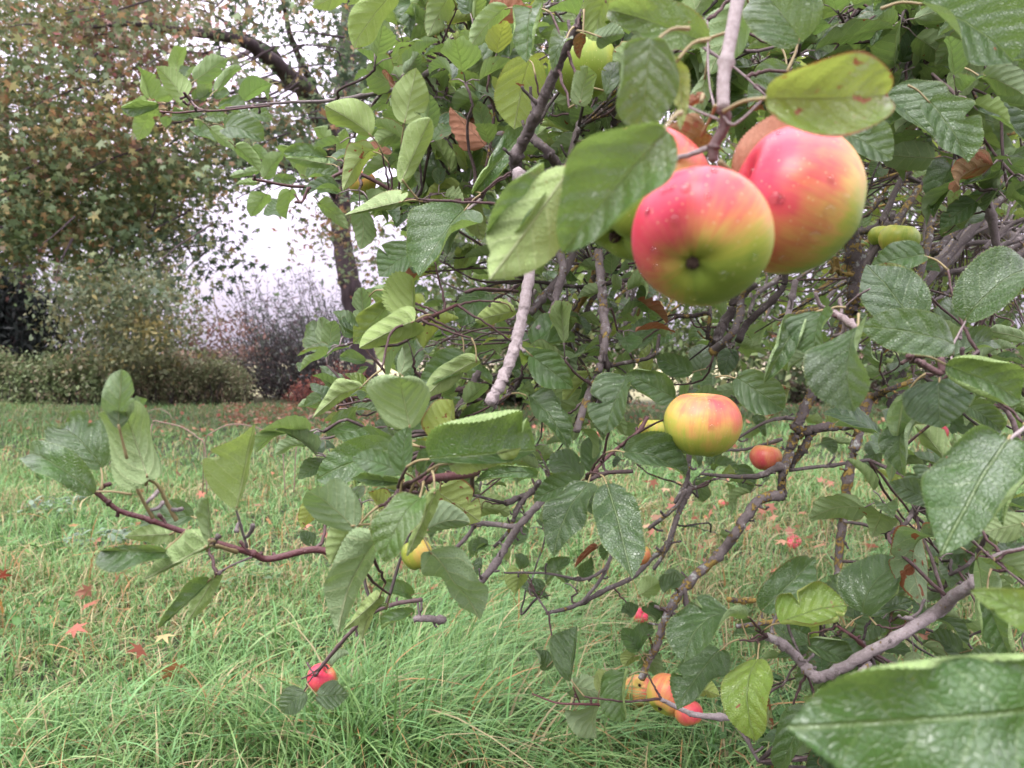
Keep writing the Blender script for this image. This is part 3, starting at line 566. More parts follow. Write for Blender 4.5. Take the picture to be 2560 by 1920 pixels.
# branches: crop, points, width in crop pixels (start, end), depth (start, end), lichen, red, pale
BR = [
 ('B',[(1620,-60),(1540,130),(1440,320),(1370,480),(1290,660),(1230,790),(1160,930),(1165,1020)],56,72,.72,.86,.0,.0,.12),
 ('B',[(1165,1020),(1260,1045),(1400,1000),(1350,900),(1270,830),(1235,790)],60,50,.86,.86,.15,0,.1),
 ('B',[(1165,1010),(1230,1150),(1255,1400),(1240,1620),(1200,1870),(1150,2070),(1080,2250),(1005,2390)],64,70,.80,.72,.0,.0,.8),
 ('B',[(1400,1000),(1470,960),(1530,760),(1600,690),(1740,650),(1800,500)],34,50,1.1,1.3,.2,0,.1),
 ('B',[(1740,650),(1760,760),(1740,850)],60,50,1.3,1.3,.5,0,.1),
 ('B',[(1200,60),(860,290),(680,400),(560,480),(370,545),(60,597),(-210,608),(-560,640)],42,12,1.2,1.0,.05,.0,.4),
 ('B',[(1160,560),(1000,640),(860,690),(720,760),(650,800)],34,22,1.2,1.15,.0,.1,.3),
 ('A',[(1600,625),(1300,655),(1190,650),(1130,600),(1090,550)],12,16,1.0,.98,0,.5,.1),
 ('A',[(1190,655),(1060,668),(945,662)],14,8,1.0,.98,0,.9,0),
 ('B',[(550,1200),(200,1020),(0,1090),(-150,1105),(-350,1070),(-400,1060)],24,14,1.1,1.0,0,.6,0),
 ('B',[(-70,1110),(-110,1200),(-150,1150)],16,10,1.0,1.0,0,.6,0),
 ('B',[(950,1180),(700,1190),(500,1180),(400,1195)],20,14,1.05,1.0,0,.6,0),
 ('B',[(955,1180),(850,1260)],20,16,1.0,1.0,0,0,.8),
 ('C',[(450,-60),(425,60),(400,200),(355,450),(350,640)],82,72,.43,.42,0,0,.95),
 ('C',[(350,640),(365,700),(345,780),(300,860),(290,950)],70,60,.42,.43,0,.55,.2),
 ('C',[(350,690),(400,740),(480,690),(610,565)],20,14,.42,.42,0,.2,.6),
 ('C',[(330,710),(230,670),(120,620)],18,12,.42,.44,0,.2,.6),
 ('C',[(280,870),(100,930),(-110,950)],36,22,.43,.43,0,.0,.8),
 ('C',[(150,200),(240,285),(430,410),(600,565)],20,14,.6,.55,0,.2,.4),
 ('C',[(258,120),(265,450),(300,650)],12,12,.6,.5,0,.2,.4),
 ('C',[(-60,60),(0,120),(270,110),(380,50)],20,20,.7,.7,0,.3,.2),
 ('C',[(1740,300),(1790,600),(1830,800),(1880,1030),(1930,1250),(1990,1560),(2010,1700)],48,44,1.3,1.2,.1,.1,.3),
 ('C',[(980,-40),(1100,30),(1230,70),(1450,120),(1560,200)],44,30,1.1,1.0,.3,0,.2),
 ('C',[(1120,1380),(1270,1330),(1400,1080),(1530,910)],44,30,1.5,1.6,.25,0,.1),
 ('C',[(1330,1400),(1480,1160),(1650,980),(1800,800)],42,34,1.5,1.7,.6,0,.1),
 ('C',[(1500,1700),(1560,1450),(1600,1250),(1660,960),(1680,700)],44,34,1.4,1.6,.5,0,.1),
 ('C',[(1600,1500),(1690,1400),(1900,1200),(2150,850)],46,40,1.6,1.8,.4,0,.1),
 ('C',[(1540,1700),(1750,1450),(2150,1000)],40,36,1.7,1.9,.2,0,.1),
 ('C',[(1150,1650),(1320,1370),(1360,1250)],40,30,1.5,1.5,.2,0,.1),
 ('C',[(1800,1600),(1900,1500),(2150,1400)],34,34,1.8,1.9,.1,0,.1),
 ('C',[(1890,1480),(2030,1350),(2150,1290)],26,26,1.6,1.6,.0,0,.1),
 ('C',[(1400,1030),(1600,1090),(1850,960),(2150,990)],24,24,1.9,2.0,.1,0,.1),
 ('C',[(1960,500),(1950,800),(1890,1030)],34,30,2.0,1.9,.0,0,.1),
 ('C',[(2150,420),(2060,700),(1850,800)],30,22,2.0,1.9,.0,0,.1),
 ('C',[(1200,1280),(1300,1180),(1380,1200)],22,16,1.6,1.6,.4,0,.1),
 ('E',[(1400,-60),(1400,30),(1440,150),(1400,330),(1370,440),(1290,530)],56,36,1.25,1.15,.35,0,.55),
 ('E',[(1530,-60),(1480,120),(1420,230),(1330,330),(1250,430)],50,44,1.3,1.2,.35,0,.3),
 ('E',[(1650,60),(1665,250),(1680,420),(1690,580),(1650,780),(1580,950),(1520,1130)],52,44,1.15,1.05,.45,0,.35),
 ('E',[(1240,240),(1500,275),(1700,260),(1870,232),(2150,220)],20,30,1.35,1.3,.1,0,0),
 ('E',[(1430,555),(1530,400),(1590,300),(1640,150)],34,34,1.4,1.4,.8,0,.1),
 ('E',[(1470,585),(1560,470),(1600,380),(1740,130)],36,30,1.45,1.4,.4,0,.2),
 ('E',[(600,472),(700,435),(810,385)],18,20,.85,.95,0,.8,0),
 ('E',[(860,310),(960,290),(1170,305)],20,20,1.0,1.05,0,.4,0),
 ('E',[(630,955),(740,900),(870,880)],22,30,1.0,1.05,0,.3,0),
 ('E',[(800,1060),(830,980),(880,900),(940,780)],46,36,1.0,1.1,.3,0,.1),
 ('E',[(1040,975),(1150,885),(1200,800)],26,22,1.2,1.2,.3,0,.1),
 ('E',[(1580,1415),(1720,1270),(1880,1140),(1940,1050)],20,24,.9,1.0,0,.7,.1),
 ('E',[(1600,1420),(1700,1380),(1850,1370)],24,24,.95,1.0,0,.2,.1),
 ('E',[(480,1470),(650,1415),(850,1392),(925,1370)],40,56,.66,.8,0,.75,0),
 ('E',[(900,1370),(905,1500)],30,22,.8,.85,0,.3,.1),
 ('E',[(670,1270),(760,1230),(810,1130)],36,46,.75,.85,.2,0,.6),
 ('E',[(1100,1560),(1260,1490),(1300,1430)],38,30,1.2,1.2,.25,0,.2),
 ('E',[(1140,1670),(1190,1560),(1260,1480)],28,26,1.2,1.2,.2,0,.2),
 ('E',[(1720,745),(1850,720),(1980,680),(2010,560)],26,20,1.1,1.1,.2,0,0),
 ('E',[(1660,560),(1700,760)],24,44,1.1,1.1,.3,0,0),
 ('H',[(880,630),(1000,500),(1100,350),(1200,200),(1310,80),(1400,-20)],42,44,1.25,1.3,.25,0,.5),
 ('H',[(880,210),(1000,212),(1170,232)],26,34,1.3,1.3,.1,0,.5),
 ('H',[(720,440),(860,300),(920,215)],26,22,1.25,1.3,.1,.1,.3),
 ('H',[(1030,350),(1120,250),(1180,90),(1240,40)],20,26,1.3,1.3,.3,0,.1),
 ('H',[(1340,742),(1500,702),(1700,600),(1850,530),(1960,420),(2060,330),(2133,130),(2200,0)],22,36,1.35,1.4,.3,0,.3),
 ('H',[(1560,670),(1670,530),(1745,350)],20,22,1.35,1.35,.1,0,.4),
 ('H',[(1090,502),(1340,505),(1560,542),(1690,480)],12,20,1.3,1.35,.1,0,.3),
 ('H',[(1350,740),(1290,650),(1250,600)],14,10,1.35,1.35,0,.2,.3),
 ('H',[(-10,1080),(130,910),(270,770),(400,700),(600,660)],20,26,1.2,.95,0,.4,.3),
 ('H',[(555,780),(620,772),(735,785)],34,44,1.1,1.1,0,.1,.7),
 ('H',[(1255,1218),(1400,1272),(1550,1280),(1725,1285)],8,18,1.1,1.1,0,.95,0),
 ('H',[(1500,1180),(1540,1275)],9,9,1.1,1.1,0,.8,.1),
 ('H',[(2150,600),(2060,730),(2000,930),(1950,1010),(1905,1130)],36,44,1.2,1.2,.5,0,.45),
 ('H',[(1990,350),(2030,380),(2060,330)],16,20,1.35,1.35,.3,0,.2),
 ('H',[(1980,700),(2060,730),(2160,790)],20,26,1.2,1.2,0,0,.3),
 ('G',[(430,-30),(560,20),(700,130),(860,180),(1030,240),(1240,310),(1400,360),(1500,390),(1600,420),(1850,365),(2040,380),(2380,280)],26,44,.6,.7,0,.9,0),
 ('D',[(420,1450),(445,1475),(470,1495)],14,26,.6,.6,0,1,0),
 ('G',[(800,-20),(850,80),(905,175)],16,24,.6,.62,0,.0,.95),
 ('D',[(840,1400),(930,1450),(980,1540),(1045,1660)],14,26,.57,.6,0,.0,.75),
 ('G',[(1390,90),(1420,200),(1465,350)],10,18,.6,.65,0,.0,.7),
 ('G',[(1220,345),(1290,345),(1400,380)],12,28,.58,.65,0,.1,.7),
 ('G',[(1283,512),(1370,460),(1490,410)],8,14,.68,.66,0,.3,.5),
 ('G',[(1780,1230),(1900,1070),(2040,900)],10,20,1.3,1.2,0,.5,.3),
 ('G',[(1790,1130),(1860,1090),(1900,1060)],8,12,1.3,1.25,0,.5,.2),
 ('F',[(1100,-100),(1130,200),(1110,430),(1010,640),(950,770),(880,900),(800,1090),(745,1250),(700,1400),(700,1520),(640,1500)],92,40,1.25,1.15,.55,0,.15),
 ('I',[(700,40),(560,80),(430,260),(340,380),(120,590),(30,730),(-30,880)],62,42,1.15,1.15,.5,0,.35),
 ('I',[(120,590),(140,780),(120,925)],26,28,1.15,1.15,.0,0,.3),
 ('I',[(0,715),(60,750),(140,790)],24,24,1.15,1.15,0,0,.2),
 ('F',[(1210,920),(1160,1130),(1100,1350),(1060,1659),(1030,1960),(1030,2090),(960,2120),(800,2230),(660,2260),(430,2290)],62,26,1.2,1.1,.6,0,.3),
 ('F',[(790,1140),(950,1110),(1150,1100)],56,44,1.2,1.2,.45,0,.2),
 ('F',[(740,1340),(830,1230),(880,1110)],50,44,1.2,1.2,.55,0,.1),
 ('F',[(220,1385),(400,1400),(560,1398),(700,1335)],16,44,1.2,1.15,.15,0,.2),
 ('F',[(740,1365),(900,1345),(1000,1335),(1215,1303)],22,20,1.2,1.2,.0,0,.2),
 ('F',[(380,1210),(620,1072),(790,1060)],14,24,1.3,1.25,.0,0,.2),
 ('F',[(330,1245),(480,1240),(700,1180)],16,20,1.3,1.25,.0,0,.2),
 ('F',[(1200,950),(1280,910),(1350,880),(1560,800)],44,26,1.2,1.1,.6,0,.1),
 ('F',[(290,660),(400,560),(450,450),(460,340),(540,260)],50,40,1.3,1.35,.4,0,.2),
 ('F',[(440,600),(480,510),(560,430),(700,290),(720,150)],44,36,1.35,1.4,.0,0,0),
 ('F',[(300,640),(340,520),(410,400),(430,250)],60,56,1.4,1.45,.2,0,.1),
 ('F',[(720,500),(750,380),(780,240)],36,36,1.2,1.25,.0,0,.95),
 ('F',[(70,452),(170,450),(270,440),(260,560),(310,620)],26,26,1.35,1.35,.6,0,0),
 ('F',[(60,1560),(130,1440),(150,1260),(170,1150)],24,40,1.1,1.1,.3,0,.2),
 ('I',[(-90,240),(0,170),(90,90),(130,10)],22,24,1.15,1.1,.3,0,.3),
 ('I',[(-60,480),(0,390),(50,270),(110,60)],22,24,1.15,1.1,.3,0,.3),
 ('F',[(990,425),(1070,470),(1150,530)],44,40,.7,.62,0,.25,.7),
 ('F',[(1060,410),(1150,330),(1220,290)],14,10,.7,.66,0,.2,.6),
 ('F',[(1440,680),(1540,740),(1640,785),(1640,700)],36,44,.62,.62,0,.6,.2),
 ('F',[(1640,785),(1750,740),(1860,660)],30,16,.62,.7,0,.4,.2),
 ('F',[(1640,780),(1630,860)],16,14,.62,.62,0,.3,.6),
 ('F',[(1540,550),(1500,500)],12,10,.66,.66,0,.2,.7),
 ('F',[(1700,740),(1715,620),(1790,475)],12,10,.62,.66,0,.2,.7),
 ('F',[(1990,960),(2070,1080),(2120,1250)],26,34,.8,.8,0,.3,.3),
 ('F',[(2180,1080),(2100,1140),(2040,1185)],24,20,.5,.5,0,.0,1),
 ('F',[(1560,600),(1680,500),(1830,260),(2150,60)],36,46,1.8,2.0,.2,0,.1),
 ('F',[(1500,300),(1620,210),(1850,150),(2150,0)],30,40,1.8,2.0,.3,0,.1),
 ('F',[(1140,220),(1240,50),(1330,-100)],30,36,1.5,1.5,.1,0,.1),
 ('F',[(990,190),(1020,170),(1050,200),(1120,205)],26,22,1.2,1.2,1,0,0),
 ('F',[(1010,100),(1020,170)],20,30,1.2,1.2,1,0,0),
 ('I',[(610,880),(720,935),(830,1050),(890,1110),(930,1120),(1100,1040),(1400,870),(1600,740),(1780,600),(1900,540)],48,76,.9,.8,.22,0,.8),
 ('I',[(1430,770),(1480,775),(1540,800)],24,34,.85,.85,0,0,.7),
 ('I',[(1930,250),(1850,390),(1790,460),(1680,525)],26,18,.95,1.0,0,0,.1),
 ('I',[(1530,30),(1490,110),(1420,220),(1310,250),(1180,215),(1065,200)],34,16,1.1,1.15,0,0,.1),
 ('I',[(1310,245),(1318,300)],20,14,1.12,1.12,0,0,.1),
 ('I',[(1930,420),(2030,385),(2170,370)],34,46,.8,.8,0,0,.4),
 ('I',[(1790,270),(1880,360),(1960,430),(2170,600)],12,14,.7,.7,0,.4,.5),
 ('I',[(-20,1250),(120,1320),(200,1345),(400,1365)],26,36,1.0,1.0,.15,0,.85),
 ('I',[(1030,820),(1120,880),(1210,960)],16,26,1.0,1.0,0,.8,0),
 ('I',[(410,1385),(480,1480),(560,1620)],18,20,1.2,1.2,0,.1,.4),
 ('I',[(380,660),(470,670),(540,665)],30,26,1.1,1.1,.9,0,.2),
 ('I',[(1220,1040),(1150,1100),(1000,1160)],34,30,.85,.85,.4,0,.7),
]
branch_pts = []
nb = 0; twigacc = Acc(); fine = Acc()
for (c, pts, w0, w1, d0, d1, li, rd, pl) in BR:
    n = len(pts); t = np.linspace(0, 1, n); dd = d0 + (d1 - d0) * t + rng.normal(0, .012, n) * (d0 > .8)
    Q = [P(*cp(c, x, y), d) for (x, y), d in zip(pts, dd)]
    rr = (w0 + (w1 - w0) * t) / K * dd / F / 2
    wide = max(w0, w1) > 23
    A_ = Acc() if nb < 96 and wide else twigacc
    smoothw = rd > .5 or (pl > .9)
    C = tube(A_, Q, rr, 14 if wide else 8, 9 if wide else 6, .0 if smoothw else .08, .012 if smoothw else .07 + .08 * li, (li, rd, pl), knots=n // 3)
    branch_pts.append(C[::2])
    if d0 > .55:                  # spurs and buds
        for k in range(2, len(C) - 2, 4):
            if rng.random() < .55: continue
            r_ = np.interp(k, [0, len(C)], [rr[0], rr[-1]]); v_ = nrm(rng.normal(0, 1, 3)); l_ = rng.uniform(.006, .02) * (.5 if rd > .5 else 1)
            q_ = C[k] + v_ * r_ * .6
            tube(fine, [q_, q_ + v_ * l_ * .6 + rng.normal(0, .1, 3) * l_, q_ + v_ * (l_ + r_ * .5) + [0, 0, l_ * .3]], [r_ * .42 + .0008, .0016, .0019], 6, 3, .2, .1, (li, rd * .6, pl * .5))
    if A_ is not twigacc:
        pet = c in 'DG' and rd < .35 and pl > .6
        o = A_.build('petiole' if pet else 'branch', M_STALK if pet else M_BARK); centre(o); kid(o); nb += 1
        if li > .4: tag(o, 'branch crusted with orange lichen')
        elif rd > .6: tag(o, 'smooth red brown young shoot')
        elif pl > .7 and not pet: tag(o, 'pale grey branch')
# trunk and limbs beyond the right edge of the picture
TA = Acc()
tube(TA, [(TX, TY, -.05), (TX - .02, TY, .5), (TX - .1, TY - .03, 1.1), (TX - .05, TY - .1, 1.6)], [.17, .14, .13, .11], 18, 6, .05, .03, (.25, 0, .3))
kid(TA.build('trunk', M_BARK))
LIMBS = [[(TX - .1, TY, 1.1), (2.0, 3.0, 1.35), (1.45, 2.4, 1.35), (1.0, 1.8, 1.15)], [(TX - .05, TY - .1, 1.5), (2.1, 2.5, 1.9), (1.3, 1.9, 2.0), (.7, 1.5, 1.75), (.3, 1.3, 1.5)],
         [(TX, TY, 1.5), (2.2, 3.6, 1.9), (1.2, 3.4, 2.2), (.2, 3.0, 1.9), (-.3, 2.7, 1.6)], [(TX, TY, 1.2), (2.2, 2.4, 1.5), (1.7, 1.6, 1.5), (1.2, 1.1, 1.35)],
         [(TX, TY, 1.0), (2.3, 2.6, 1.1), (1.8, 2.0, 1.0), (1.3, 1.6, .8)]]
for q in LIMBS:
    A_ = Acc(); C = tube(A_, q, np.linspace(.055, .014, len(q)), 12, 8, .1, .05, (.4, 0, .25), knots=3)
    branch_pts.append(C); o = A_.build('branch', M_BARK); centre(o); kid(o)
BP = np.vstack(branch_pts)

# fill: spurs with their rosettes of leaves, each hung on a twig from the nearest branch
def inpoly(x, y, poly):
    c = False; j = len(poly) - 1
    for i in range(len(poly)):
        (xi, yi), (xj, yj) = poly[i], poly[j]
        if (yi > y) != (yj > y) and x < (xj - xi) * (y - yi) / (yj - yi) + xi: c = not c
        j = i
    return c
TEMPL = [leaf_shape(20, 6, 1, rng.uniform(.55, .76), rng.uniform(.05, .6), rng.uniform(0, 1.1), rng.uniform(.2, 1.9), rng.normal(0, .5), .05, 0, 7, 1, 1, None, rng.uniform(1, 1.7)) for _ in range(14)]
TEMPL_LO = [leaf_shape(7, 4, 1, rng.uniform(.5, .68), rng.uniform(.1, .4), rng.uniform(0, .6), rng.uniform(.2, 1.2), rng.normal(0, .3), .03, 0, 2, 1, 1) for _ in range(8)]
fill = Acc()
def put_leaf(O, a, n, L, tint, lo=False):
    T = (TEMPL_LO if lo else TEMPL)[int(rng.integers(0, 8 if lo else 14))]
    a = nrm(a); n = nrm(n - n.dot(a) * a); yv = np.cross(n, a); V = T[0] * L
    fill.add(O + V[:, :1] * a + V[:, 1:2] * yv + V[:, 2:] * n, T[1], tint=np.tile(tint, (len(V), 1)), luv=T[2])
def spur(S, nl, L0, tw_from=None, yelp=.12, lo=False, lift=.35):
    S = np.asarray(S)
    src = BP[np.argmin(((BP - S) ** 2).sum(1))] if tw_from is None else tw_from
    dist = np.linalg.norm(S - src)
    if dist > .5: src = S + nrm(src - S) * .35 + np.array([0, 0, -.0]); dist = .35
    mid = (S + src) / 2 + rng.normal(0, .1, 3) * dist
    m2 = src + (S - src) * .8 + rng.normal(0, .06, 3) * dist
    tube(fine, [src, mid, m2, S], [.0026, .0021, .0017, .0020], 5, 4, .45, .08, (rng.choice([0, .0, .4]), rng.choice([0, .2, .4]), rng.uniform(0, .15)))
    base = rng.uniform(0, 6.28); axis = nrm(S - m2)
    for k in range(nl):
        az = base + k * 2.4; el = rng.normal(lift, .45)
        a = np.array([math.cos(az) * math.cos(el), math.sin(az) * math.cos(el), math.sin(el)]) + axis * .5
        a[2] -= rng.uniform(0, .5)
        n = np.array([0, 0, 1.0]) + rng.normal(0, .45, 3)
        st = nrm(a) * rng.uniform(.012, .03); O = S + st
        tube(fine, [S, S + st * .5 + np.array([0, 0, .003]), O], [.0011, .0009, .0009], 4, 1, 0, 0, (0, .2, .7))
        yl = rng.uniform(.5, 1) if rng.random() < yelp else rng.uniform(.15, .45) if lo else rng.uniform(0, .2)
        put_leaf(O, a, n, L0 * rng.uniform(.65, 1.2), (rng.uniform(.6, 1) if lo else rng.uniform(0, .7), yl, rng.uniform(0, .45) if rng.random() < .975 else rng.uniform(.85, 1)), lo)
def region(poly, n, d0, d1, nl=(3, 6), L0=.062, lo=False, yelp=.1, avoid=()):
    xs = [p[0] for p in poly]; ys = [p[1] for p in poly]; k = 0
    while k < n:
        x, y = rng.uniform(min(xs), max(xs)), rng.uniform(min(ys), max(ys))
        if not inpoly(x, y, poly): continue
        k += 1; spur(P(x, y, rng.uniform(d0, d1)), int(rng.integers(*nl)), L0, yelp=yelp, lo=lo)
region([(900,-60),(1520,-60),(1560,300),(1480,560),(1000,540),(900,420),(980,260),(1010,120)], 120, 1.1, 1.8, yelp=.2)
region([(1000,480),(1600,480),(1650,960),(1250,1000),(1080,960),(960,900),(1000,700)], 62, 1.25, 2.0)
region([(1480,-60),(2600,-60),(2600,300),(2250,330),(1900,260),(1500,260)], 190, .95, 2.1, yelp=.02)
region([(1480,-60),(2600,-60),(2600,520),(2150,420),(1900,300),(1500,200)], 60, .8, 1.2, (4,7), .07, yelp=.0)
region([(1850,240),(2620,240),(2620,900),(1900,900)], 260, 2.1, 3.4, (4, 7), .06, True, .25)
region([(1400,560),(2620,640),(2620,960),(2250,960),(2100,900),(1480,960)], 66, 1.4, 2.4, yelp=.1)
region([(1350,0),(2620,0),(2620,700),(1400,700)], 190, 2.3, 3.4, (4, 7), .06, True, .15)
region([(2260,880),(2620,880),(2620,1500),(2420,1400),(2300,1150)], 28, 1.0, 1.7, yelp=.05)
region([(1950,1500),(2600,1350),(2600,1900),(2050,1950)], 42, 1.0, 1.45, yelp=.05)
region([(1050,1010),(1800,1000),(1750,1130),(1300,1170),(1100,1130)], 16, 1.3, 1.8, (3, 5), .055)
region([(1100,1180),(1900,1150),(2000,1250),(1500,1700),(1300,1500)], 12, 1.3, 1.7, (2, 4), .05)
region([(870,1260),(1100,1100),(1150,1250),(1000,1400)], 6, 1.0, 1.3, (3, 5), .055)
region([(760,850),(1280,830),(1320,1120),(1080,1230),(800,1180)], 22, .85, 1.25, (3,5), .058, yelp=.15)
region([(2020,960),(2580,960),(2580,1500),(2150,1330)], 10, .85, 1.2, (3,5), .062, yelp=.05)
region([(1180,820),(1900,820),(1850,1050),(1300,1080)], 8, 1.0, 1.5, (3,5), .06, yelp=.05)
region([(830,60),(1300,20),(1250,500),(850,480)], 22, .95, 1.3, (3,5), .062, yelp=.1)
# a few loose twigs make the thicket at the right
for k in range(60):
    x, y = rng.uniform(1850, 2600), rng.uniform(250, 820); d = rng.uniform(1.4, 3.0)
    a = rng.normal(.9, .45); l = rng.uniform(120, 420); dx, dy = math.cos(a) * l, -math.sin(a) * l * .8
    tube(fine, [P(x, y, d), P(x + dx * .35 + rng.normal(0, 14), y + dy * .35 + rng.normal(0, 14), d + .05), P(x + dx * .7, y + dy * .7 + rng.normal(0, 20), d + .1), P(x + dx, y + dy, d + .12)],
         np.array([.003, .004, .005, .006]) * rng.uniform(.7, 1.4), 6, 5, .3, .12, (rng.choice([.0, .3, .8]), 0, rng.uniform(0, .4)))
for k in range(40):
    x, y = rng.uniform(1250, 2000), rng.uniform(620, 900); d = rng.uniform(1.5, 2.4)
    a = rng.normal(1.2, .5); l = rng.uniform(80, 260); dx, dy = math.cos(a) * l, -math.sin(a) * l
    tube(fine, [P(x, y, d), P(x + dx * .5 + rng.normal(0, 14), y + dy * .5, d + .05), P(x + dx, y + dy, d + .1)],
         np.array([.003, .004, .005]) * rng.uniform(.7, 1.3), 6, 5, .3, .12, (rng.choice([.0, .3, .8]), 0, rng.uniform(0, .4)))
# stalks for the single leaves
stk_ = Acc()
for h in HERO:
    O = h['O']; a = h['M'][0]; dst = ((BP - O) ** 2).sum(1); j = int(np.argmin(dst)); tgt = BP[j]
    dd = math.sqrt(dst[j]); rad = .0009
    E = O + nrm(nrm(tgt - O) - a * .6) * min(dd, .026)
    tube(stk_, [O + a * .004, O + (E - O) * .5 + np.array([0, 0, .002]), E], [rad, rad, rad * 1.4], 6, 3)
    if .03 < dd < .15 and h['d'] > .55:
        m_ = (E + tgt) / 2 + rng.normal(0, .05, 3) * dd
        tube(fine, [E, m_, tgt], [.0011, .0014, .0019], 6, 6, .4, .08, (0, .4, .0))
kid(tag(stk_.build('leaf_stalks', M_STALK), kind='stuff'))
kid(tag(foli.build('leaves', M_LEAF), kind='stuff')); kid(tag(fill.build('foliage', M_LEAF), kind='stuff'))
kid(tag(fine.build('twigs', M_BARK), kind='stuff'))
if twigacc.n: kid(tag(twigacc.build('shoots', M_BARK), kind='stuff'))

# ------------------------------------------------------------------ apples
def cdir(x, y, z): return nrm(RT * x + UP * y - FW * z)      # right, up, towards the camera
def apple(pos, rad, stem, blush, base, label, group=None, squash=.86, nth=40, nph=56, drops=0, russet=0.0, ribs=.02, amt=1.1, stalk=True, lump=.03, seed=1):
    g = np.random.default_rng(seed); Z = nrm(np.asarray(stem, float)); X = nrm(np.cross(Z, [.3, .1, .9] if abs(Z[2]) < .9 else [1, 0, 0])); Y = np.cross(Z, X)
    th = np.linspace(0, np.pi, nth + 1); ph = np.linspace(0, 2 * np.pi, nph, endpoint=False)
    T, H = np.meshgrid(th, ph, indexing='ij'); p = g.uniform(0, 6.28, 4)
    rr = 1 - .42 * np.exp(-(T / .34) ** 2) - .26 * np.exp(-((np.pi - T) / .30) ** 2)
    rr = rr * (1 + .04 * np.sin(T) * np.cos(T - .3)) * (1 + ribs * np.cos(5 * H + p[0]) * (T / np.pi) ** 2 * np.sin(T * .5))
    rr = rr * (1 + lump * np.sin(H + p[1]) * np.sin(T) + lump * .7 * np.sin(2 * H + p[2]) * np.sin(T) ** 2)
    r2 = rad * rr; lx = r2 * np.sin(T) * (1 - .07 * (T / np.pi - .4)); lz = r2 * np.cos(T) * squash
    V = lx[..., None] * (np.cos(H)[..., None] * X + np.sin(H)[..., None] * Y) + lz[..., None] * Z
    V = V.reshape(-1, 3); n = nrm(V)
    bl = base + amt * .5 * (n @ nrm(np.asarray(blush, float)))
    bl = bl - .35 * np.exp(-((np.pi - T) / .5) ** 2).ravel() * (base < .9)
    tint = np.stack([bl, (T / np.pi).ravel(), (russet + .5 * np.exp(-(T / .25) ** 2)).ravel()], -1)
    luv = np.stack([np.cos(H) * 1.6, np.sin(H) * 1.6, T * .16], -1).reshape(-1, 3)
    i = np.arange(nth)[:, None] * nph; j = np.arange(nph)[None]; j2 = (j + 1) % nph
    Fc = np.stack([i + j, i + nph + j, i + nph + j2, i + j2], -1).reshape(-1, 4)
    A_ = Acc(); A_.add(V, Fc, tint=tint, luv=luv); o = A_.build('apple', M_SKIN); o.location = [float(v) for v in pos]
    tag(o, label, 'apple', group)
    e = Acc(); c0 = -Z * rad * squash * .74
    for k in range(9):
        a = k * 6.28 / 9; d = X * math.cos(a) + Y * math.sin(a)
        q = c0 + d * rad * .045
        tube(e, [q, q + d * rad * .035 - Z * rad * .08, q - d * rad * .02 - Z * rad * .17], [rad * .026, rad * .02, rad * .006], 5, 3, .2)
    tube(e, [c0 + Z * rad * .1, c0 - Z * rad * .04], [rad * .07, rad * .05], 8, 2)
    x = e.build('calyx', M_CALYX, o)
    if stalk:
        s_ = Acc(); s0 = Z * rad * squash * .5; k_ = X * g.uniform(-.2, .2) + Y * g.uniform(-.2, .2)
        tube(s_, [s0, s0 + Z * rad * .35, s0 + (Z + k_) * rad * .72], [rad * .035, rad * .03, rad * .05], 7, 4)
        s_.build('stalk', M_STALK, o)
    if drops:
        flat = V.reshape(nth + 1, nph, 3); cands = []
        me = o.data; 
        for k in range(400):
            a, b_ = int(g.integers(4, nth - 4)), int(g.integers(0, nph)); q = flat[a, b_]; nn = nrm(q)
            if nn @ nrm(CAM - np.asarray(pos)) > .35: cands.append((q, nn))
        for q, nn in cands[:drops]:
            s = rad * g.uniform(.04, .08); X2 = nrm(np.cross(nn, [.1, .9, .3])); Y2 = np.cross(nn, X2)
            tt, pp = np.meshgrid(np.linspace(0, np.pi / 2, 6), np.linspace(0, 6.283, 12, endpoint=False), indexing='ij')
            D = (np.sin(tt) * np.cos(pp))[..., None] * X2 + (np.sin(tt) * np.sin(pp))[..., None] * Y2 + .62 * np.cos(tt)[..., None] * nn
            D = (D * s).reshape(-1, 3) + q * .999 - np.array([0, 0, .3 * s])
            ii = np.arange(5)[:, None] * 12; jj = np.arange(12)[None]; jk = (jj + 1) % 12
            dA = Acc(); dA.add(D, np.stack([ii + jj, ii + 12 + jj, ii + 12 + jk, ii + jk], -1).reshape(-1, 4))
            dA.build('water_drop', M_DROP, o)
    return o
def hang(c, x, y, wpx, d, *a, **k):
    rad = wpx / K * d / F / 2; sx, sy = cp(c, x, y); return apple(P(sx, sy, d), rad, *a, **k)
hang('C', 205, 1415, 838, .375, cdir(.30, .64, -.70), cdir(-.75, .75, .15), .55, 'pink and yellow apple with its dark eye showing, frontmost of the close cluster', 'apples of the close cluster', squash=.79, drops=14, seed=3, amt=1.25)
hang('C', 765, 1195, 870, .445, cdir(-.85, .35, .05), cdir(-.85, .5, .35), .46, 'largest apple, magenta blush over green, behind the right of the close cluster', 'apples of the close cluster', squash=.9, drops=12, seed=5, amt=1.3)
hang('B', 1905, 1150, 790, .47, cdir(.5, .8, -.2), cdir(.2, 1, .1), .30, 'apple of the close cluster mostly hidden behind the glossy leaf, pink on top', 'apples of the close cluster', squash=1.0, seed=8, amt=1.3)
hang('F', 222, 1092, 450, .80, cdir(.05, .95, .12), cdir(.2, .8, .5), .28, 'flat round red striped apple with a green base, hanging alone under dark leaves', 'apples hanging deeper in the tree', squash=.9, drops=4, seed=11, russet=.06, amt=.85, stalk=False)
hang('B', 1560, 400, 400, .86, cdir(-.1, .9, -.1), cdir(.5, -.6, .6), -.12, 'large green apple behind the dark upright branch', 'apples hanging deeper in the tree', squash=.95, seed=13, amt=.35)
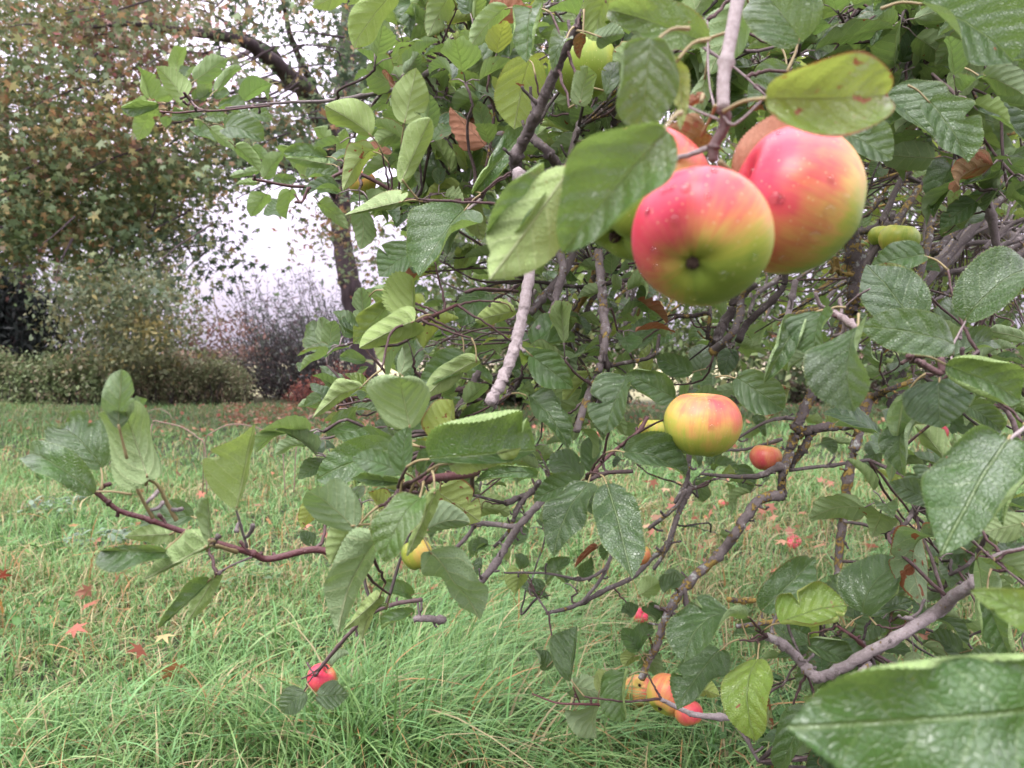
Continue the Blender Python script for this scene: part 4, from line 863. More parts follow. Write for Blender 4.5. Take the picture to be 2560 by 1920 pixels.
hang('B', 1665, 60, 190, .86, cdir(0, .9, 0), cdir(.2, 0, .9), -.02, 'green apple at the top edge, wrapped by a curled leaf', 'apples hanging deeper in the tree', seed=14, amt=.2)
hang('B', 250, 1085, 170, 1.25, cdir(0, .9, .1), cdir(0, .9, .4), .35, 'small orange apple behind the leaves at the maple trunk', 'apples hanging deeper in the tree', seed=15, amt=.4, russet=.3)
hang('C', 1390, 1420, 225, 1.45, cdir(.1, .9, .2), cdir(-1, 0, 0), .08, 'small yellow green apple among the thicket of twigs', 'apples hanging deeper in the tree', seed=16, amt=.3)
hang('C', 1290, 1400, 150, 1.5, cdir(0, .9, 0), cdir(0, .5, 0), .12, 'half hidden pale apple touching the yellow green one in the thicket', 'apples hanging deeper in the tree', seed=17, amt=.3)
hang('F', 1612, 1140, 132, 1.5, cdir(0, .9, .2), cdir(0, .5, .8), .62, 'small orange red apple below the blue grey oval leaf', 'apples hanging deeper in the tree', seed=18, amt=.5)
hang('F', 605, 1290, 190, 1.25, cdir(.1, .9, 0), cdir(-.6, -.3, .6), .5, 'red apple under a dark leaf beside the lichen covered branch', 'apples hanging deeper in the tree', seed=19, amt=.6)
hang('H', 572, 395, 185, .66, cdir(-.3, .9, -.2), cdir(.7, .6, .4), .12, 'orange yellow apple tucked under the pale folded leaf, dry calyx below', 'apples hanging deeper in the tree', squash=1.05, seed=20, amt=.35, russet=.22)
hang('E', 1965, 1125, 160, 1.0, cdir(0, .9, 0), cdir(-.5, .5, 0), .18, 'yellow apple in shade behind the striped round apple', 'apples hanging deeper in the tree', seed=21, amt=.3)
hang('H', 1885, 395, 150, 1.25, cdir(0, .9, 0), cdir(0, -.8, .4), .45, 'small russet apple behind a round leaf over the grass', 'apples hanging deeper in the tree', seed=22, amt=.4)
hang('G', 1905, 1130, 180, 1.3, cdir(.5, .7, .1), cdir(-.2, .6, .6), .62, 'bright pink apple low at the tip of the thin drooping shoot', 'apples hanging low', seed=23, amt=.8, russet=.1)
hang('H', 2055, 1225, 250, 1.15, cdir(.5, .6, -.5), cdir(.6, .6, .4), .50, 'red apple with a grey scab band, low under the crooked branch', 'apples hanging low', squash=.92, seed=24, amt=.5, russet=.12)
hang('I', 150, 1335, 170, 1.12, cdir(-.2, .8, -.4), cdir(0, .5, .6), .52, 'red apple hanging just below the grey lichen twig', 'apples hanging low', seed=25, amt=.7, russet=.12)
def fallen(x, y, wpx, blush, label, stem=(.3, .5, .4), lift=3.0, **k):
    p = G(x, y); d = (p - CAM) @ FW; rad = wpx * d / F / 2
    return apple(p + np.array([0, 0, rad * lift]), rad, cdir(*stem), cdir(.3, .6, .5), blush, label, 'windfall apples in the grass', **k)
fallen(1595, 1840, 78, .42, 'orange windfall apple with its eye up, in the grass below the scabbed apple', stem=(0, -.6, -.6), seed=31, amt=.6)
fallen(1685, 1875, 80, .72, 'pink red windfall beside the orange one under the hanging apples', seed=32, amt=.5)
fallen(1425, 1850, 46, .85, 'small red windfall deep in long grass under the round pale leaf', seed=33)
fallen(1395, 1860, 34, .85, 'red windfall nearly buried in long grass at the bottom', seed=43)
fallen(1432, 1748, 36, .62, 'orange windfall peeping out behind the pale round leaf', seed=34)
fallen(1600, 1600, 40, .62, 'orange red windfall behind the forked branch end', seed=35)
fallen(1985, 1372, 38, .85, 'bright red windfall alone in the straw coloured grass', seed=36, lift=.9)
fallen(1980, 1400, 26, .8, 'darker red windfall just in front of the bright red one', seed=44)
fallen(1805, 1270, 24, .55, 'faded orange windfall far out in the grass', seed=37, lift=.8)
fallen(1765, 1300, 14, .4, 'tiny pale windfall far out beside the lichen branch', seed=38, lift=.8)
fallen(2068, 1280, 14, .45, 'tiny orange windfall far out right of the lichen branch', seed=39, lift=.8)
fallen(2175, 1355, 12, .45, 'tiny orange windfall beyond the bare twig', seed=40, lift=.8)
fallen(1572, 1430, 22, .8, 'small red windfall in the grass between two thin branches', seed=41, lift=.8)
fallen(1320, 1880, 36, .25, 'yellow windfall hidden in the long grass at the bottom edge', seed=42)
fallen(2180, 1590, 26, .85, 'red windfall under the grey branch', seed=45)

# ------------------------------------------------------------------ ground, grass
g_ = Acc(); xs = np.concatenate([[-1500, -300, -80, -30], np.arange(-14, 14.1, .5), [30, 80, 300, 1500]])
ys = np.concatenate([[-60, -10], np.arange(0, 24.1, .5), [40, 100, 300, 1600]])
XX, YY = np.meshgrid(xs, ys, indexing='ij')
ZZ = -.012 + .02 * np.sin(XX * 1.1 + 1) * np.sin(YY * .8) * (YY < 24) * (abs(XX) < 15)
g_.add(np.stack([XX, YY, ZZ], -1).reshape(-1, 3), grid_faces(len(xs) - 1, len(ys) - 1)[:, ::-1])
tag(g_.build('ground', ground_material()), kind='structure')

def vnoise(x, y, s, seed):
    g = np.random.default_rng(seed); T = g.random((64, 64)); x = x * s; y = y * s; i = np.floor(x).astype(int); j = np.floor(y).astype(int)
    fx, fy = x - i, y - j; fx = fx * fx * (3 - 2 * fx); fy = fy * fy * (3 - 2 * fy)
    q = lambda a, b: T[a % 64, b % 64]
    return (q(i, j) * (1 - fx) + q(i + 1, j) * fx) * (1 - fy) + (q(i, j + 1) * (1 - fx) + q(i + 1, j + 1) * fx) * fy
def blades(x, y, h, wd, lean, az, col, segs=4, acc=None):
    n = len(x); t = np.linspace(0, 1, segs + 1)[None]
    bendp = lean[:, None]
    hor = h[:, None] * (bendp * t ** 2 * .9); ver = h[:, None] * (t - .55 * np.minimum(bendp, 1.3) * t ** 2.4)
    ver = np.maximum(ver, .004)
    dx, dy = np.cos(az)[:, None], np.sin(az)[:, None]
    cx = x[:, None] + hor * dx; cy = y[:, None] + hor * dy
    faz = az + rng.uniform(.7, 2.4, n); wx, wy = np.cos(faz)[:, None], np.sin(faz)[:, None]
    ww = wd[:, None] * (1 - t ** 1.6 * .94) / 2
    Lp = np.stack([cx - wx * ww, cy - wy * ww, ver], -1); Rp = np.stack([cx + wx * ww, cy + wy * ww, ver + ww * .5], -1)
    V = np.stack([Lp, Rp], 2).reshape(n, -1, 3)
    k = np.arange(segs)[None] * 2 + np.arange(n)[:, None] * (2 * (segs + 1))
    Fc = np.stack([k, k + 1, k + 3, k + 2], -1).reshape(-1, 4)
    shade = (.94 + .1 * t)[..., None]  # faint shade painted into the blade colour, darkest at the root
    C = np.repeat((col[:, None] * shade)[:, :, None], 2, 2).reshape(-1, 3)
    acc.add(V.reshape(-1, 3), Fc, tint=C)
def grass_cols(x, y, strawp):
    n = len(x); a = rng.random(n)[:, None]
    g1, g2, g3 = np.array([.065, .17, .03]), np.array([.26, .41, .145]), np.array([.14, .29, .10])
    c = g1 * (1 - a) + g2 * a; b = rng.random(n) < .3; c[b] = (g3 * rng.uniform(.7, 1.5, (n, 1)))[b]
    s = rng.random(n) < strawp; st = np.array([.44, .37, .20]) * rng.uniform(.55, 1.25, (n, 1)); st2 = np.array([.40, .22, .09]) * rng.uniform(.7, 1.2, (n, 1))
    st = np.where(rng.random((n, 1)) < .25, st2, st); c[s] = st[s]; return c
ga = Acc()
for (n, y0, y1, hh, ww, sg) in ((42000, 1.15, 3.2, .11, .0050, 5), (52000, 3.0, 6.0, .11, .0062, 4), (60000, 5.8, 13.6, .12, .0085, 3)):
    y = np.sqrt(rng.uniform(y0 ** 2, y1 ** 2, n)); x = rng.uniform(-1, 1, n) * (y * .80 + .35)
    pn = vnoise(x + 40, y, .9, 1); p2 = vnoise(x + 40, y, 3.0, 2)
    straw = np.clip(.17 + .35 * (vnoise(x + 40, y, 1.6, 3) - .35) + .22 * np.exp(-(((x - 1.2) / .9) ** 2 + ((y - 3.4) / 1.2) ** 2)), .03, .6)
    h = hh * (.45 + .7 * pn + .5 * p2) * rng.lognormal(0, .3, n); lean = np.abs(rng.normal(.75, .45, n)) + .1
    az = rng.uniform(0, 6.28, n) + 0; wd = ww * rng.uniform(.6, 1.4, n)
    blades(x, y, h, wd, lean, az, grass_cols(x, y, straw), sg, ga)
# long drooping tussocks, combed over as in the picture
def tussock(px, py, n, rad, h0, azm, spread=.7):
    c = G(px, py); r = rad * np.sqrt(rng.random(n)); a = rng.uniform(0, 6.28, n)
    x, y = c[0] + r * np.cos(a), c[1] + r * np.sin(a) * .8
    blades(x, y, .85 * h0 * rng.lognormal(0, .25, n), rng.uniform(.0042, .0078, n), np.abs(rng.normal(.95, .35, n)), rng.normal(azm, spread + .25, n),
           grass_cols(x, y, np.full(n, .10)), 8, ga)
for q in ((1010,1850,600,.22,.30,.3),(1180,1760,500,.24,.27,.2),(1250,1900,500,.25,.30,.5),(900,1900,420,.22,.26,2.6),(700,1850,350,.22,.22,.4,1.5),(1450,1880,380,.22,.24,2.8,1.5),
          (620,1650,220,.2,.2,1,2),(1300,1600,420,.28,.22,.3),(1100,1560,300,.25,.2,.2),(450,1800,260,.2,.2,0,2.),(250,1900,240,.2,.2,0,2.),(60,1880,200,.2,.2,0,2.),
          (1700,1700,260,.25,.18,1,2.5),(1900,1900,220,.22,.18,1,2.5),(1500,1500,240,.3,.18,.5,1.5),(1300,1380,260,.35,.20,.5,1.5),(100,1180,300,.4,.2,1,2.5),(300,1100,260,.5,.22,1,2.5),
          (1150,1680,420,.2,.26,.15),(1050,1910,420,.2,.28,.1,.9),(820,1880,300,.2,.24,2.9,.9),(2000,1500,260,.3,.16,1,2.5),(2200,1450,260,.3,.16,1,2.5)):
    tussock(*q)
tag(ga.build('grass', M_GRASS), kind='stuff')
# small broad-leaved weeds in the lawn
wa = Acc(); TW = leaf_shape(5, 2, 1, .5, .2, .2, .6, 0, .02, 0, 1)
def put(acc, T, O, a, n, L, tint):
    a = nrm(a); n = nrm(n - n.dot(a) * a); yv = np.cross(n, a); V = T[0] * L
    acc.add(O + V[:, :1] * a + V[:, 1:2] * yv + V[:, 2:] * n, T[1], tint=np.tile(tint, (len(V), 1)))
def weed(px, py, n, r, L, col, hmax=.1):
    c = G(px, py)
    for k in range(n):
        a = rng.uniform(0, 6.28); rr = r * math.sqrt(rng.random())
        O = c + np.array([rr * math.cos(a), rr * math.sin(a), rng.uniform(.02, hmax)])
        az = rng.uniform(0, 6.28)
        put(wa, TW, O, np.array([math.cos(az), math.sin(az), rng.uniform(-.1, .6)]), np.array([0, 0, 1.]) + rng.normal(0, .3, 3), L * rng.uniform(.6, 1.3), np.array(col) * rng.uniform(.7, 1.3))
for q in ((140,1290,50,.16,.05,(.22,.30,.22)),(240,1380,40,.15,.05,(.20,.28,.20)),(60,1410,30,.15,.05,(.12,.24,.06)),(330,1370,30,.12,.05,(.22,.30,.22)),
          (30,1600,60,.2,.04,(.07,.17,.035)),(1880,1850,90,.22,.035,(.05,.12,.03)),(2050,1880,90,.25,.035,(.04,.10,.025)),(1760,1890,60,.15,.035,(.05,.12,.03)),
          (2250,1850,90,.3,.04,(.035,.09,.02)),(640,1480,30,.15,.04,(.13,.22,.10)),(820,1240,30,.2,.05,(.13,.26,.05))): weed(*q)
tag(wa.build('weeds', M_FAR), kind='stuff')

# ------------------------------------------------------------------ maple leaves: on the trees and on the lawn
def lobed():
    pts = []
    for k, (a, r) in enumerate(((0, 1.0), (22, .42), (50, .85), (74, .34), (108, .58), (140, .22), (180, .16))):
        pts.append((r * math.cos(R(a)), r * math.sin(R(a))))
    pts = pts + [(x, -y) for x, y in reversed(pts[1:-1])]
    P2 = np.array(pts); V = np.zeros((len(P2) + 1, 3)); V[1:, :2] = P2; V[1:, 2] = -.22 * (P2 ** 2).sum(1) + .1 * np.abs(P2[:, 1])
    n = len(P2); Fc = np.array([[0, 1 + k, 1 + (k + 1) % n] for k in range(n)]); return V * .55, Fc
def rhomb(w=.5):
    V = np.array([[0, 0, 0], [.45, w / 2, .06], [1, 0, -.08], [.45, -w / 2, .06]]); return V, np.array([[0, 1, 2, 3]])
def scatter(acc, T, pos, size, cols, up=.6, droop=None):
    n = len(pos); a = rng.normal(0, 1, (n, 3)); 
    if droop is not None: a = a * .7 + droop
    a = nrm(a); nn = rng.normal(0, 1, (n, 3)); nn[:, 2] += up * 2.5; nn = nn - (nn * a).sum(1, keepdims=True) * a; nn = nrm(nn); y = np.cross(nn, a)
    V = T[0]; W = pos[:, None] + size[:, None, None] * (V[None, :, :1] * a[:, None] + V[None, :, 1:2] * y[:, None] + V[None, :, 2:] * nn[:, None])
    Fc = (T[1][None] + (np.arange(n) * len(V))[:, None, None]).reshape(-1, T[1].shape[1])
    acc.add(W.reshape(-1, 3), Fc, tint=np.repeat(cols, len(V), 0))
def palette(n, items):
    w_ = np.array([i[0] for i in items], float); idx = rng.choice(len(items), n, p=w_ / w_.sum())
    return np.array([i[1] for i in items])[idx] * rng.uniform(.65, 1.35, (n, 1))
def sprays(acc, T, poly, nclump, nleaf, d0, d1, rad, size, pal, holes=(), flat=.45, up=.7, pal_fn=None, droop=(0, 0, -.5), twigs=None):
    xs = [p[0] for p in poly]; ys = [p[1] for p in poly]; k = 0; cen = []
    while k < nclump:
        x, y = rng.uniform(min(xs), max(xs)), rng.uniform(min(ys), max(ys))
        if not inpoly(x, y, poly): continue
        k += 1
        d = rng.uniform(d0, d1)
        if any(((x - hx) / hr) ** 2 + ((y - hy) / hs) ** 2 < 1 and rng.random() < hp for hx, hy, hr, hs, hp in holes): continue
        c = P(x, y, d); m = int(nleaf * rng.uniform(.5, 1.5)); r = rad * rng.uniform(.6, 1.3)
        q = rng.normal(0, .5, (m, 3)); q[:, 2] *= flat; q[:, 2] -= .35 * (q[:, 0] ** 2 + q[:, 1] ** 2)
        pl_ = pal if pal_fn is None else pal_fn(x, y); cols = palette(m, pl_); own = palette(1, pl_)[0]; wgt = rng.uniform(.2, .75); cols = cols * (1 - wgt) + own * wgt * rng.uniform(.8, 1.2, (m, 1))
        scatter(acc, T, c + q * r, size * rng.lognormal(0, .22, m), cols, up, np.array(droop)); cen.append(c)
    return cen
LOB = lobed(); RH = rhomb(.55); RN = rhomb(.28)
GRN, OLV, ORA, YEL, CRI, PNK, DGR = (.21,.29,.15), (.32,.33,.14), (.55,.29,.15), (.56,.45,.18), (.42,.13,.17), (.48,.27,.24), (.075,.115,.07)
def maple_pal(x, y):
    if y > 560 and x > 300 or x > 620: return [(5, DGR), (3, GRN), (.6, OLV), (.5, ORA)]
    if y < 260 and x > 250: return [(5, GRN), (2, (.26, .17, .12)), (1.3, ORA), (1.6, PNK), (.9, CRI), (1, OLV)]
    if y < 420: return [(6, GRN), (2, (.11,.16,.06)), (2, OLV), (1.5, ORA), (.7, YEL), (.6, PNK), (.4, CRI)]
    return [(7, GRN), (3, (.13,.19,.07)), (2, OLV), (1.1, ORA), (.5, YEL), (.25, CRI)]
maple = empty('maple_tree', G(920, 1015)); tag(maple, 'big maple turning orange and red, dark trunk behind the apple leaves and limb reaching left', 'tree')
def kid2(o, par): o.parent = par; o.location = [a - b for a, b in zip(o.location, par.location)]; return o
ma = Acc(); D0 = (G(920, 1015) - CAM) @ FW
def MP(pts, rs, d=None, sides=12, jit=.06, acc=None, bump=.03):
    dd = [D0] * len(pts) if d is None else d
    return tube(acc or ma, [P(x, y, q) for (x, y), q in zip(pts, dd)], np.array(rs) * np.array(dd) / F / 2, sides, 6, jit, bump)
MP([(930, 1035), (917, 940), (893, 800), (872, 700), (855, 600), (850, 480), (852, 330), (868, 150), (885, -60)], [80, 62, 56, 52, 48, 50, 52, 50, 46], None, 16)
kid2(ma.build('trunk', M_MBARK), maple)
lm = [([(850, 420), (820, 330), (770, 240), (700, 170), (630, 115), (540, 88), (430, 75), (330, 60), (200, 70)], [56, 54, 50, 42, 33, 25, 19, 14, 9], [D0, D0-.3, D0-.7, D0-1.1, D0-1.6, D0-2, D0-2.6, D0-3.2, D0-3.6]),
      ([(800, 250), (740, 225), (660, 200), (590, 230), (520, 240)], [20, 16, 12, 9, 6], [D0-.5, D0-.8, D0-1.2, D0-1.5, D0-1.9]),
      ([(790, 240), (760, 170), (730, 100), (715, 40), (700, -40)], [22, 18, 15, 12, 10], [D0-.6, D0-.8, D0-1, D0-1.2, D0-1.4]),
      ([(700, 165), (690, 130), (600, 80), (540, 40)], [14, 10, 8, 6], [D0-1.1, D0-1.2, D0-1.5, D0-1.8]),
      ([(640, 120), (560, 150), (470, 130), (330, 130)], [14, 11, 9, 6], [D0-1.6, D0-1.9, D0-2.4, D0-3]),
      ([(870, 260), (920, 200), (1000, 120), (1080, 20)], [26, 22, 18, 14], [D0, D0-.3, D0-.6, D0-1]),
      ([(860, 330), (960, 300), (1080, 280)], [20, 14, 9], [D0, D0+.5, D0+1]),
      ([(850, 500), (770, 430), (640, 400), (480, 420), (300, 500), (200, 540)], [22, 17, 13, 10, 8, 5], [D0, D0-.8, D0-1.8, D0-2.8, D0-3.6, D0-4]),
      ([(840, 380), (700, 330), (520, 300), (330, 290), (240, 310), (80, 330)], [18, 14, 12, 10, 8, 5], [D0, D0-1, D0-2.2, D0-3.2, D0-3.8, D0-4.3])]
for pts, rs, dd in lm:
    dd = [q - 2.6 * min(1, .35 * i) for i, q in enumerate(dd)] if dd[0] < D0 or len(dd) > 7 else dd
    a_ = Acc(); MP(pts, rs, dd, 9, .12, a_, .04); o = a_.build('limb', M_MBARK); kid2(o, maple)
tw = Acc()
for k in range(150):
    x, y = rng.uniform(-50, 900), rng.uniform(-50, 640)
    if y > 460 and x > 560: continue
    d = rng.uniform(7.5, 11.5); a = rng.normal(2.9, .5); l = rng.uniform(60, 200)
    MP([(x, y), (x + l * .5 * math.cos(a) + rng.normal(0, 8), y + l * .5 * math.sin(a)), (x + l * math.cos(a), y + l * .9 * math.sin(a) + 10)], [rng.uniform(4, 8), 4, 2], [d, d - .2, d - .4], 5, .2, tw)
kid2(tag(tw.build('twigs', M_MBARK), kind='stuff'), maple)
ml = Acc()
holes = ((450,82,70,20,.8),(360,66,60,16,.6),(570,105,50,22,.8),(760,215,60,34,.75),(690,155,45,35,.75),(610,110,50,26,.7),(520,92,50,20,.6),(830,330,30,60,.8),(315,135,45,22,.9),(330,135,30,20,.9),(740,110,75,55,.93),(650,170,50,30,.8),(600,200,60,30,.6),(225,470,40,30,.8),(640,640,110,200,1),(530,720,130,110,1),(300,240,40,30,.7),
         (140,40,25,15,.7),(90,90,20,15,.7),(210,170,30,30,.6),(40,330,50,60,.7),(180,400,60,50,.7),(330,420,50,30,.7),(420,350,50,40,.6),(520,330,60,40,.6),(890,130,25,80,.5),(870,400,30,90,.6),(800,620,60,80,.8))
top = [(-260,-200),(1250,-200),(1200,300),(900,400),(800,430),(700,400),(600,400),(540,500),(500,570),(420,620),(340,640),(260,680),(130,650),(0,670),(-260,680)]
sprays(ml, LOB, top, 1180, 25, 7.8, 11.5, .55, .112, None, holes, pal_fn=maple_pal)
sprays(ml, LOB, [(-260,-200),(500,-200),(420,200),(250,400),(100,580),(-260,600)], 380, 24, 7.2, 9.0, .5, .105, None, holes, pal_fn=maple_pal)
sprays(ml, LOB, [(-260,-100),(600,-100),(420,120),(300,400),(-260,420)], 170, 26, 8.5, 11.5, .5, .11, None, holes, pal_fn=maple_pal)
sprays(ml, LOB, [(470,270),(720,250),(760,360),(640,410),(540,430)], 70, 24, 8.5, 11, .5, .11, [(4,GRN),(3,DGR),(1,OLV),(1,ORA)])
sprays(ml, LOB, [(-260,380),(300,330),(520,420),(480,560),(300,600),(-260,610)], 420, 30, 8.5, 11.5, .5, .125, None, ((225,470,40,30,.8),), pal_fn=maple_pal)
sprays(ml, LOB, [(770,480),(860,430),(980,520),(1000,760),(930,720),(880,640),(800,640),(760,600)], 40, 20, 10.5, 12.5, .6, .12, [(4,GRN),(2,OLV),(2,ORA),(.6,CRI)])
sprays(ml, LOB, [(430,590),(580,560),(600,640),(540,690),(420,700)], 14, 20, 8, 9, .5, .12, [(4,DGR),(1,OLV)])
kid2(ml.build('crown', M_FAR), maple)

def far_tree(name, label, base, trunk, parts, mat=None, bark=None, group=None, cat='tree'):
    b = G(*base); e = empty(name, b); tag(e, label, cat, group)
    if trunk:
        a_ = Acc(); d = (b - CAM) @ FW
        for pts, rs in trunk: tube(a_, [P(x, y, d + z) for x, y, z in pts], np.array(rs) * d / F / 2, 8, 6, .15, .04)
        kid2(a_.build('trunk', bark or M_TWIG), e)
    a_ = Acc()
    for p in parts: sprays(a_, *p[0], **p[1])
    kid2(a_.build('crown' if cat == 'tree' else 'foliage', mat or M_FAR), e); return e
far_tree('maple_tree', 'second maple at the left edge, dark leaning trunk among thin pale leaves', (40, 1000),
    [([(60,1005,0),(45,800,0),(50,600,0),(25,430,0),(5,340,0),(-10,200,0)], [60,50,46,44,38,30]), ([(20,430,0),(90,330,0.3),(160,260,.6)], [20,14,8])],
    [(((LOB, [(-200,100),(260,180),(330,420),(200,470),(60,460),(-200,700)], 100, 14, 12.5, 14.5, .8, .13, [(3,(.28,.22,.10)),(2,GRN),(1,ORA)])), {})])
far_tree('beech_tree', 'pale peach leaved tree far beyond the maple', (420, 985), [([(420,985,8),(415,700,8),(400,400,8),(380,250,8)], [16,14,10,6]), ([(415,600,8),(470,420,8),(520,320,8)], [8,6,3])],
    [((RH, [(60,160),(200,420),(520,300),(560,260),(300,220),(460,440),(300,480)], 70, 34, 20, 26, 1.2, .16, [(3,(.50,.30,.18)),(2,(.42,.28,.12)),(1,OLV)]), {})])
far_tree('ash_tree', 'grey green tree with yellowing sprays standing behind the long hedge', (330, 1000), [([(330,1000,2),(345,850,2),(330,740,2),(250,650,2)], [18,15,10,6]), ([(340,850,2),(400,780,2),(440,720,2)], [10,7,4]), ([(340,900,2),(260,820,2),(200,760,2)], [9,6,4])],
    [((RH, [(150,640),(330,600),(430,660),(440,720),(400,760),(470,780),(440,860),(330,900),(150,900)], 260, 42, 14.2, 17, .75, .11, [(5,(.19,.25,.15)),(3,(.25,.27,.15)),(.7,(.36,.30,.11)),(.5,(.28,.19,.12))]), dict(holes=((210,870,55,16,.9),(380,820,30,16,.7)))),
     ((RH, [(250,800),(400,780),(480,850),(450,890),(250,890)], 26, 34, 13.8, 14.6, .5, .11, [(1,(.42,.34,.13)),(4,(.20,.22,.11))]), {}),
     ((RH, [(380,600),(470,640),(500,780),(460,860),(400,800)], 24, 16, 15, 17, .9, .11, [(3,(.26,.20,.14)),(2,(.17,.18,.11))]), {})])
far_tree('fir_tree', 'nearly black conifer at the left edge above the hedge', (60, 1000), [([(40,1000,3.4),(40,800,3.4),(40,650,3.4)], [20,16,8])],
    [((RN, [(-250,640),(30,650),(70,720),(125,740),(100,790),(150,820),(110,850),(120,900),(-250,900)], 420, 42, 15.0, 17.0, .6, .17, [(4,(.012,.017,.018)),(2,(.022,.03,.03))]), dict(droop=(0,0,-.9), flat=.3)),
     ((RH, [(-250,700),(40,700),(80,790),(90,890),(-250,890)], 160, 60, 16.6, 17.4, .5, .2, [(1,(.010,.014,.015))]), dict(flat=.6))])
far_tree('spindle_tree', 'reddish brown thin tree in the gap, right of the yellowing sprays', (640, 1005), [([(560,1010,3),(565,900,3),(545,800,3),(530,720,3)], [5,4,3,2]), ([(600,1005,3),(610,880,3),(615,760,3),(600,680,3)], [5,4,3,2])],
    [((RH, [(470,880),(500,800),(560,770),(630,790),(670,890)], 50, 18, 14.5, 16, .5, .085, [(3,(.30,.15,.13)),(2,(.20,.14,.12)),(1,(.14,.13,.09))]), {})])
# willow-like shrub: a fan of fine rods
ws = empty('willow_shrub', G(790, 1005)); tag(ws, 'grey purple willow shrub fanning out its fine rods beside the maple trunk', 'shrub')
wt = Acc(); wl = Acc(); dws = (G(790, 1005) - CAM) @ FW + .8
for k in range(230):
    a = rng.normal(1.85, .42); a = min(max(a, .9), 2.9); l = rng.uniform(120, 350) * (1 - .35 * abs(a - 1.8)); x0 = rng.uniform(660, 900); y0 = rng.uniform(960, 1000); d = dws + rng.uniform(-.8, 1.2)
    pts = [(x0 + l * t * math.cos(a) + 60 * t * t * math.cos(a) + rng.normal(0, 3), y0 - l * t * math.sin(a) + 40 * t * t * abs(math.cos(a))) for t in (0, .35, .7, 1)]
    C = tube(wt, [P(x, y, d) for x, y in pts], np.array([.012, .009, .006, .003]), 4, 5, .3)
    m = int(rng.uniform(18, 42)); idx = np.minimum((rng.random(m) ** .7 * len(C)).astype(int), len(C) - 1)
    scatter(wl, RN, C[idx] + rng.normal(0, .06, (m, 3)), .10 * rng.lognormal(0, .3, m), palette(m, [(4, (.15, .15, .16)), (2, (.20, .23, .20)), (1.2, (.22, .16, .18)), (.6, (.12, .16, .09))]), .2, np.array((0, 0, .2)))
sprays(wl, RN, [(600,960),(560,900),(640,840),(760,800),(900,780),(930,980),(800,1000)], 130, 55, dws, dws + 1.4, .42, .09, [(4, (.10, .105, .115)), (2, (.15, .135, .14))])
kid2(tag(wt.build('rods', M_TWIG), kind='stuff'), ws); kid2(wl.build('foliage', M_FAR), ws)
# barberry and the hedges
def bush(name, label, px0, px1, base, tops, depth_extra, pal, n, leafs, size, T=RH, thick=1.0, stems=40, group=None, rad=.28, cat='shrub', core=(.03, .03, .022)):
    b = G((px0 + px1) / 2, base); e = empty(name, b); tag(e, label, cat, group); a_ = Acc(); st = Acc(); d = (b - CAM) @ FW
    poly = [(px0, base - 6)] + tops + [(px1, base - 6)]
    sprays(a_, T, poly, n, leafs, d + .1, d + thick, rad, size, pal, up=.35, flat=.8)
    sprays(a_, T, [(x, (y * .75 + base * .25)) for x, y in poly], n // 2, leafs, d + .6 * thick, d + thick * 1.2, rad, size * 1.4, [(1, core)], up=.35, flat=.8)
    for k in range(stems):
        x = rng.uniform(px0 + 5, px1 - 5); h = rng.uniform(40, 90); dd = d + rng.uniform(.0, .5)
        tube(st, [P(x, base - 1, dd), P(x + rng.normal(0, 6), base - h * .5, dd), P(x + rng.normal(0, 14), base - h, dd + .1)], [.008, .007, .003], 4, 4, .2)
    kid2(tag(st.build('stems', M_TWIG), kind='stuff'), e); kid2(a_.build('foliage', M_FAR), e); return e
bush('bramble_hedge', 'light green bramble hedge with browned leaves at the far left edge of the lawn', -180, 275, 1012, [(-180,880),(-60,876),(10,884),(60,900),(140,892),(220,898),(275,905)], 0,
     [(4, (.27,.35,.16)), (2, (.20,.27,.13)), (1.2, (.38,.36,.22)), (.5, (.38,.24,.18))], 420, 52, .075, rad=.26, stems=90)
bush('hornbeam_hedge', 'brown speckled olive hedge between the bramble and the willow', 255, 610, 1012, [(255,905),(320,896),(400,892),(470,890),(540,892),(590,905),(612,950)], 0,
     [(4, (.24,.29,.14)), (2.5, (.32,.29,.18)), (1.3, (.38,.25,.18)), (1, (.14,.17,.10))], 400, 56, .055, rad=.24, stems=80)
bush('barberry_bush', 'low barberry bush with coral red leaves over a dark base, in front of the willow', 735, 935, 1028, [(735,985),(750,950),(775,932),(850,918),(900,925),(935,960)], 0,
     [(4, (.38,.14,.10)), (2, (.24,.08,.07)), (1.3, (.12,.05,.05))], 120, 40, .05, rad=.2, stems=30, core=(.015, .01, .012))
bush('laurel_bush', 'dark bush seen through the apple branches beyond the lawn', 1000, 1560, 1025, [(1000,930),(1080,900),(1250,905),(1400,895),(1560,930)], 0,
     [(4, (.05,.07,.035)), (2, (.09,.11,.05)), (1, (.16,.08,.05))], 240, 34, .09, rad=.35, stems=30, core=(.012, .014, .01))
bush('low_hedge', 'grey brown hedge at the far side of the lawn, behind the lichen covered branches', 1700, 2700, 1015, [(1700,950),(1850,925),(2050,930),(2250,905),(2500,900),(2700,880)], 0,
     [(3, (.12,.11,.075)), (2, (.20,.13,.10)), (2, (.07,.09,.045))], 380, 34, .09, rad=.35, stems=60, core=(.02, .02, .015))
far_tree('orchard_tree', 'bright green orchard tree behind the apple branches at the middle', (1450, 1060), [([(1450,1065,0),(1440,950,0),(1460,850,0),(1400,760,0)], [50,40,34,20]), ([(1460,850,0),(1540,760,0),(1600,700,0)], [26,20,12])],
    [((RH, [(1050,880),(1080,620),(1200,480),(1450,420),(1700,500),(1900,700),(1880,880),(1600,930),(1300,900)], 520, 30, 9.2, 11.2, .6, .095, [(3,(.20,.27,.11)),(2,(.12,.18,.07)),(1,(.30,.31,.14)),(.2,ORA)]), {})], group='orchard trees')
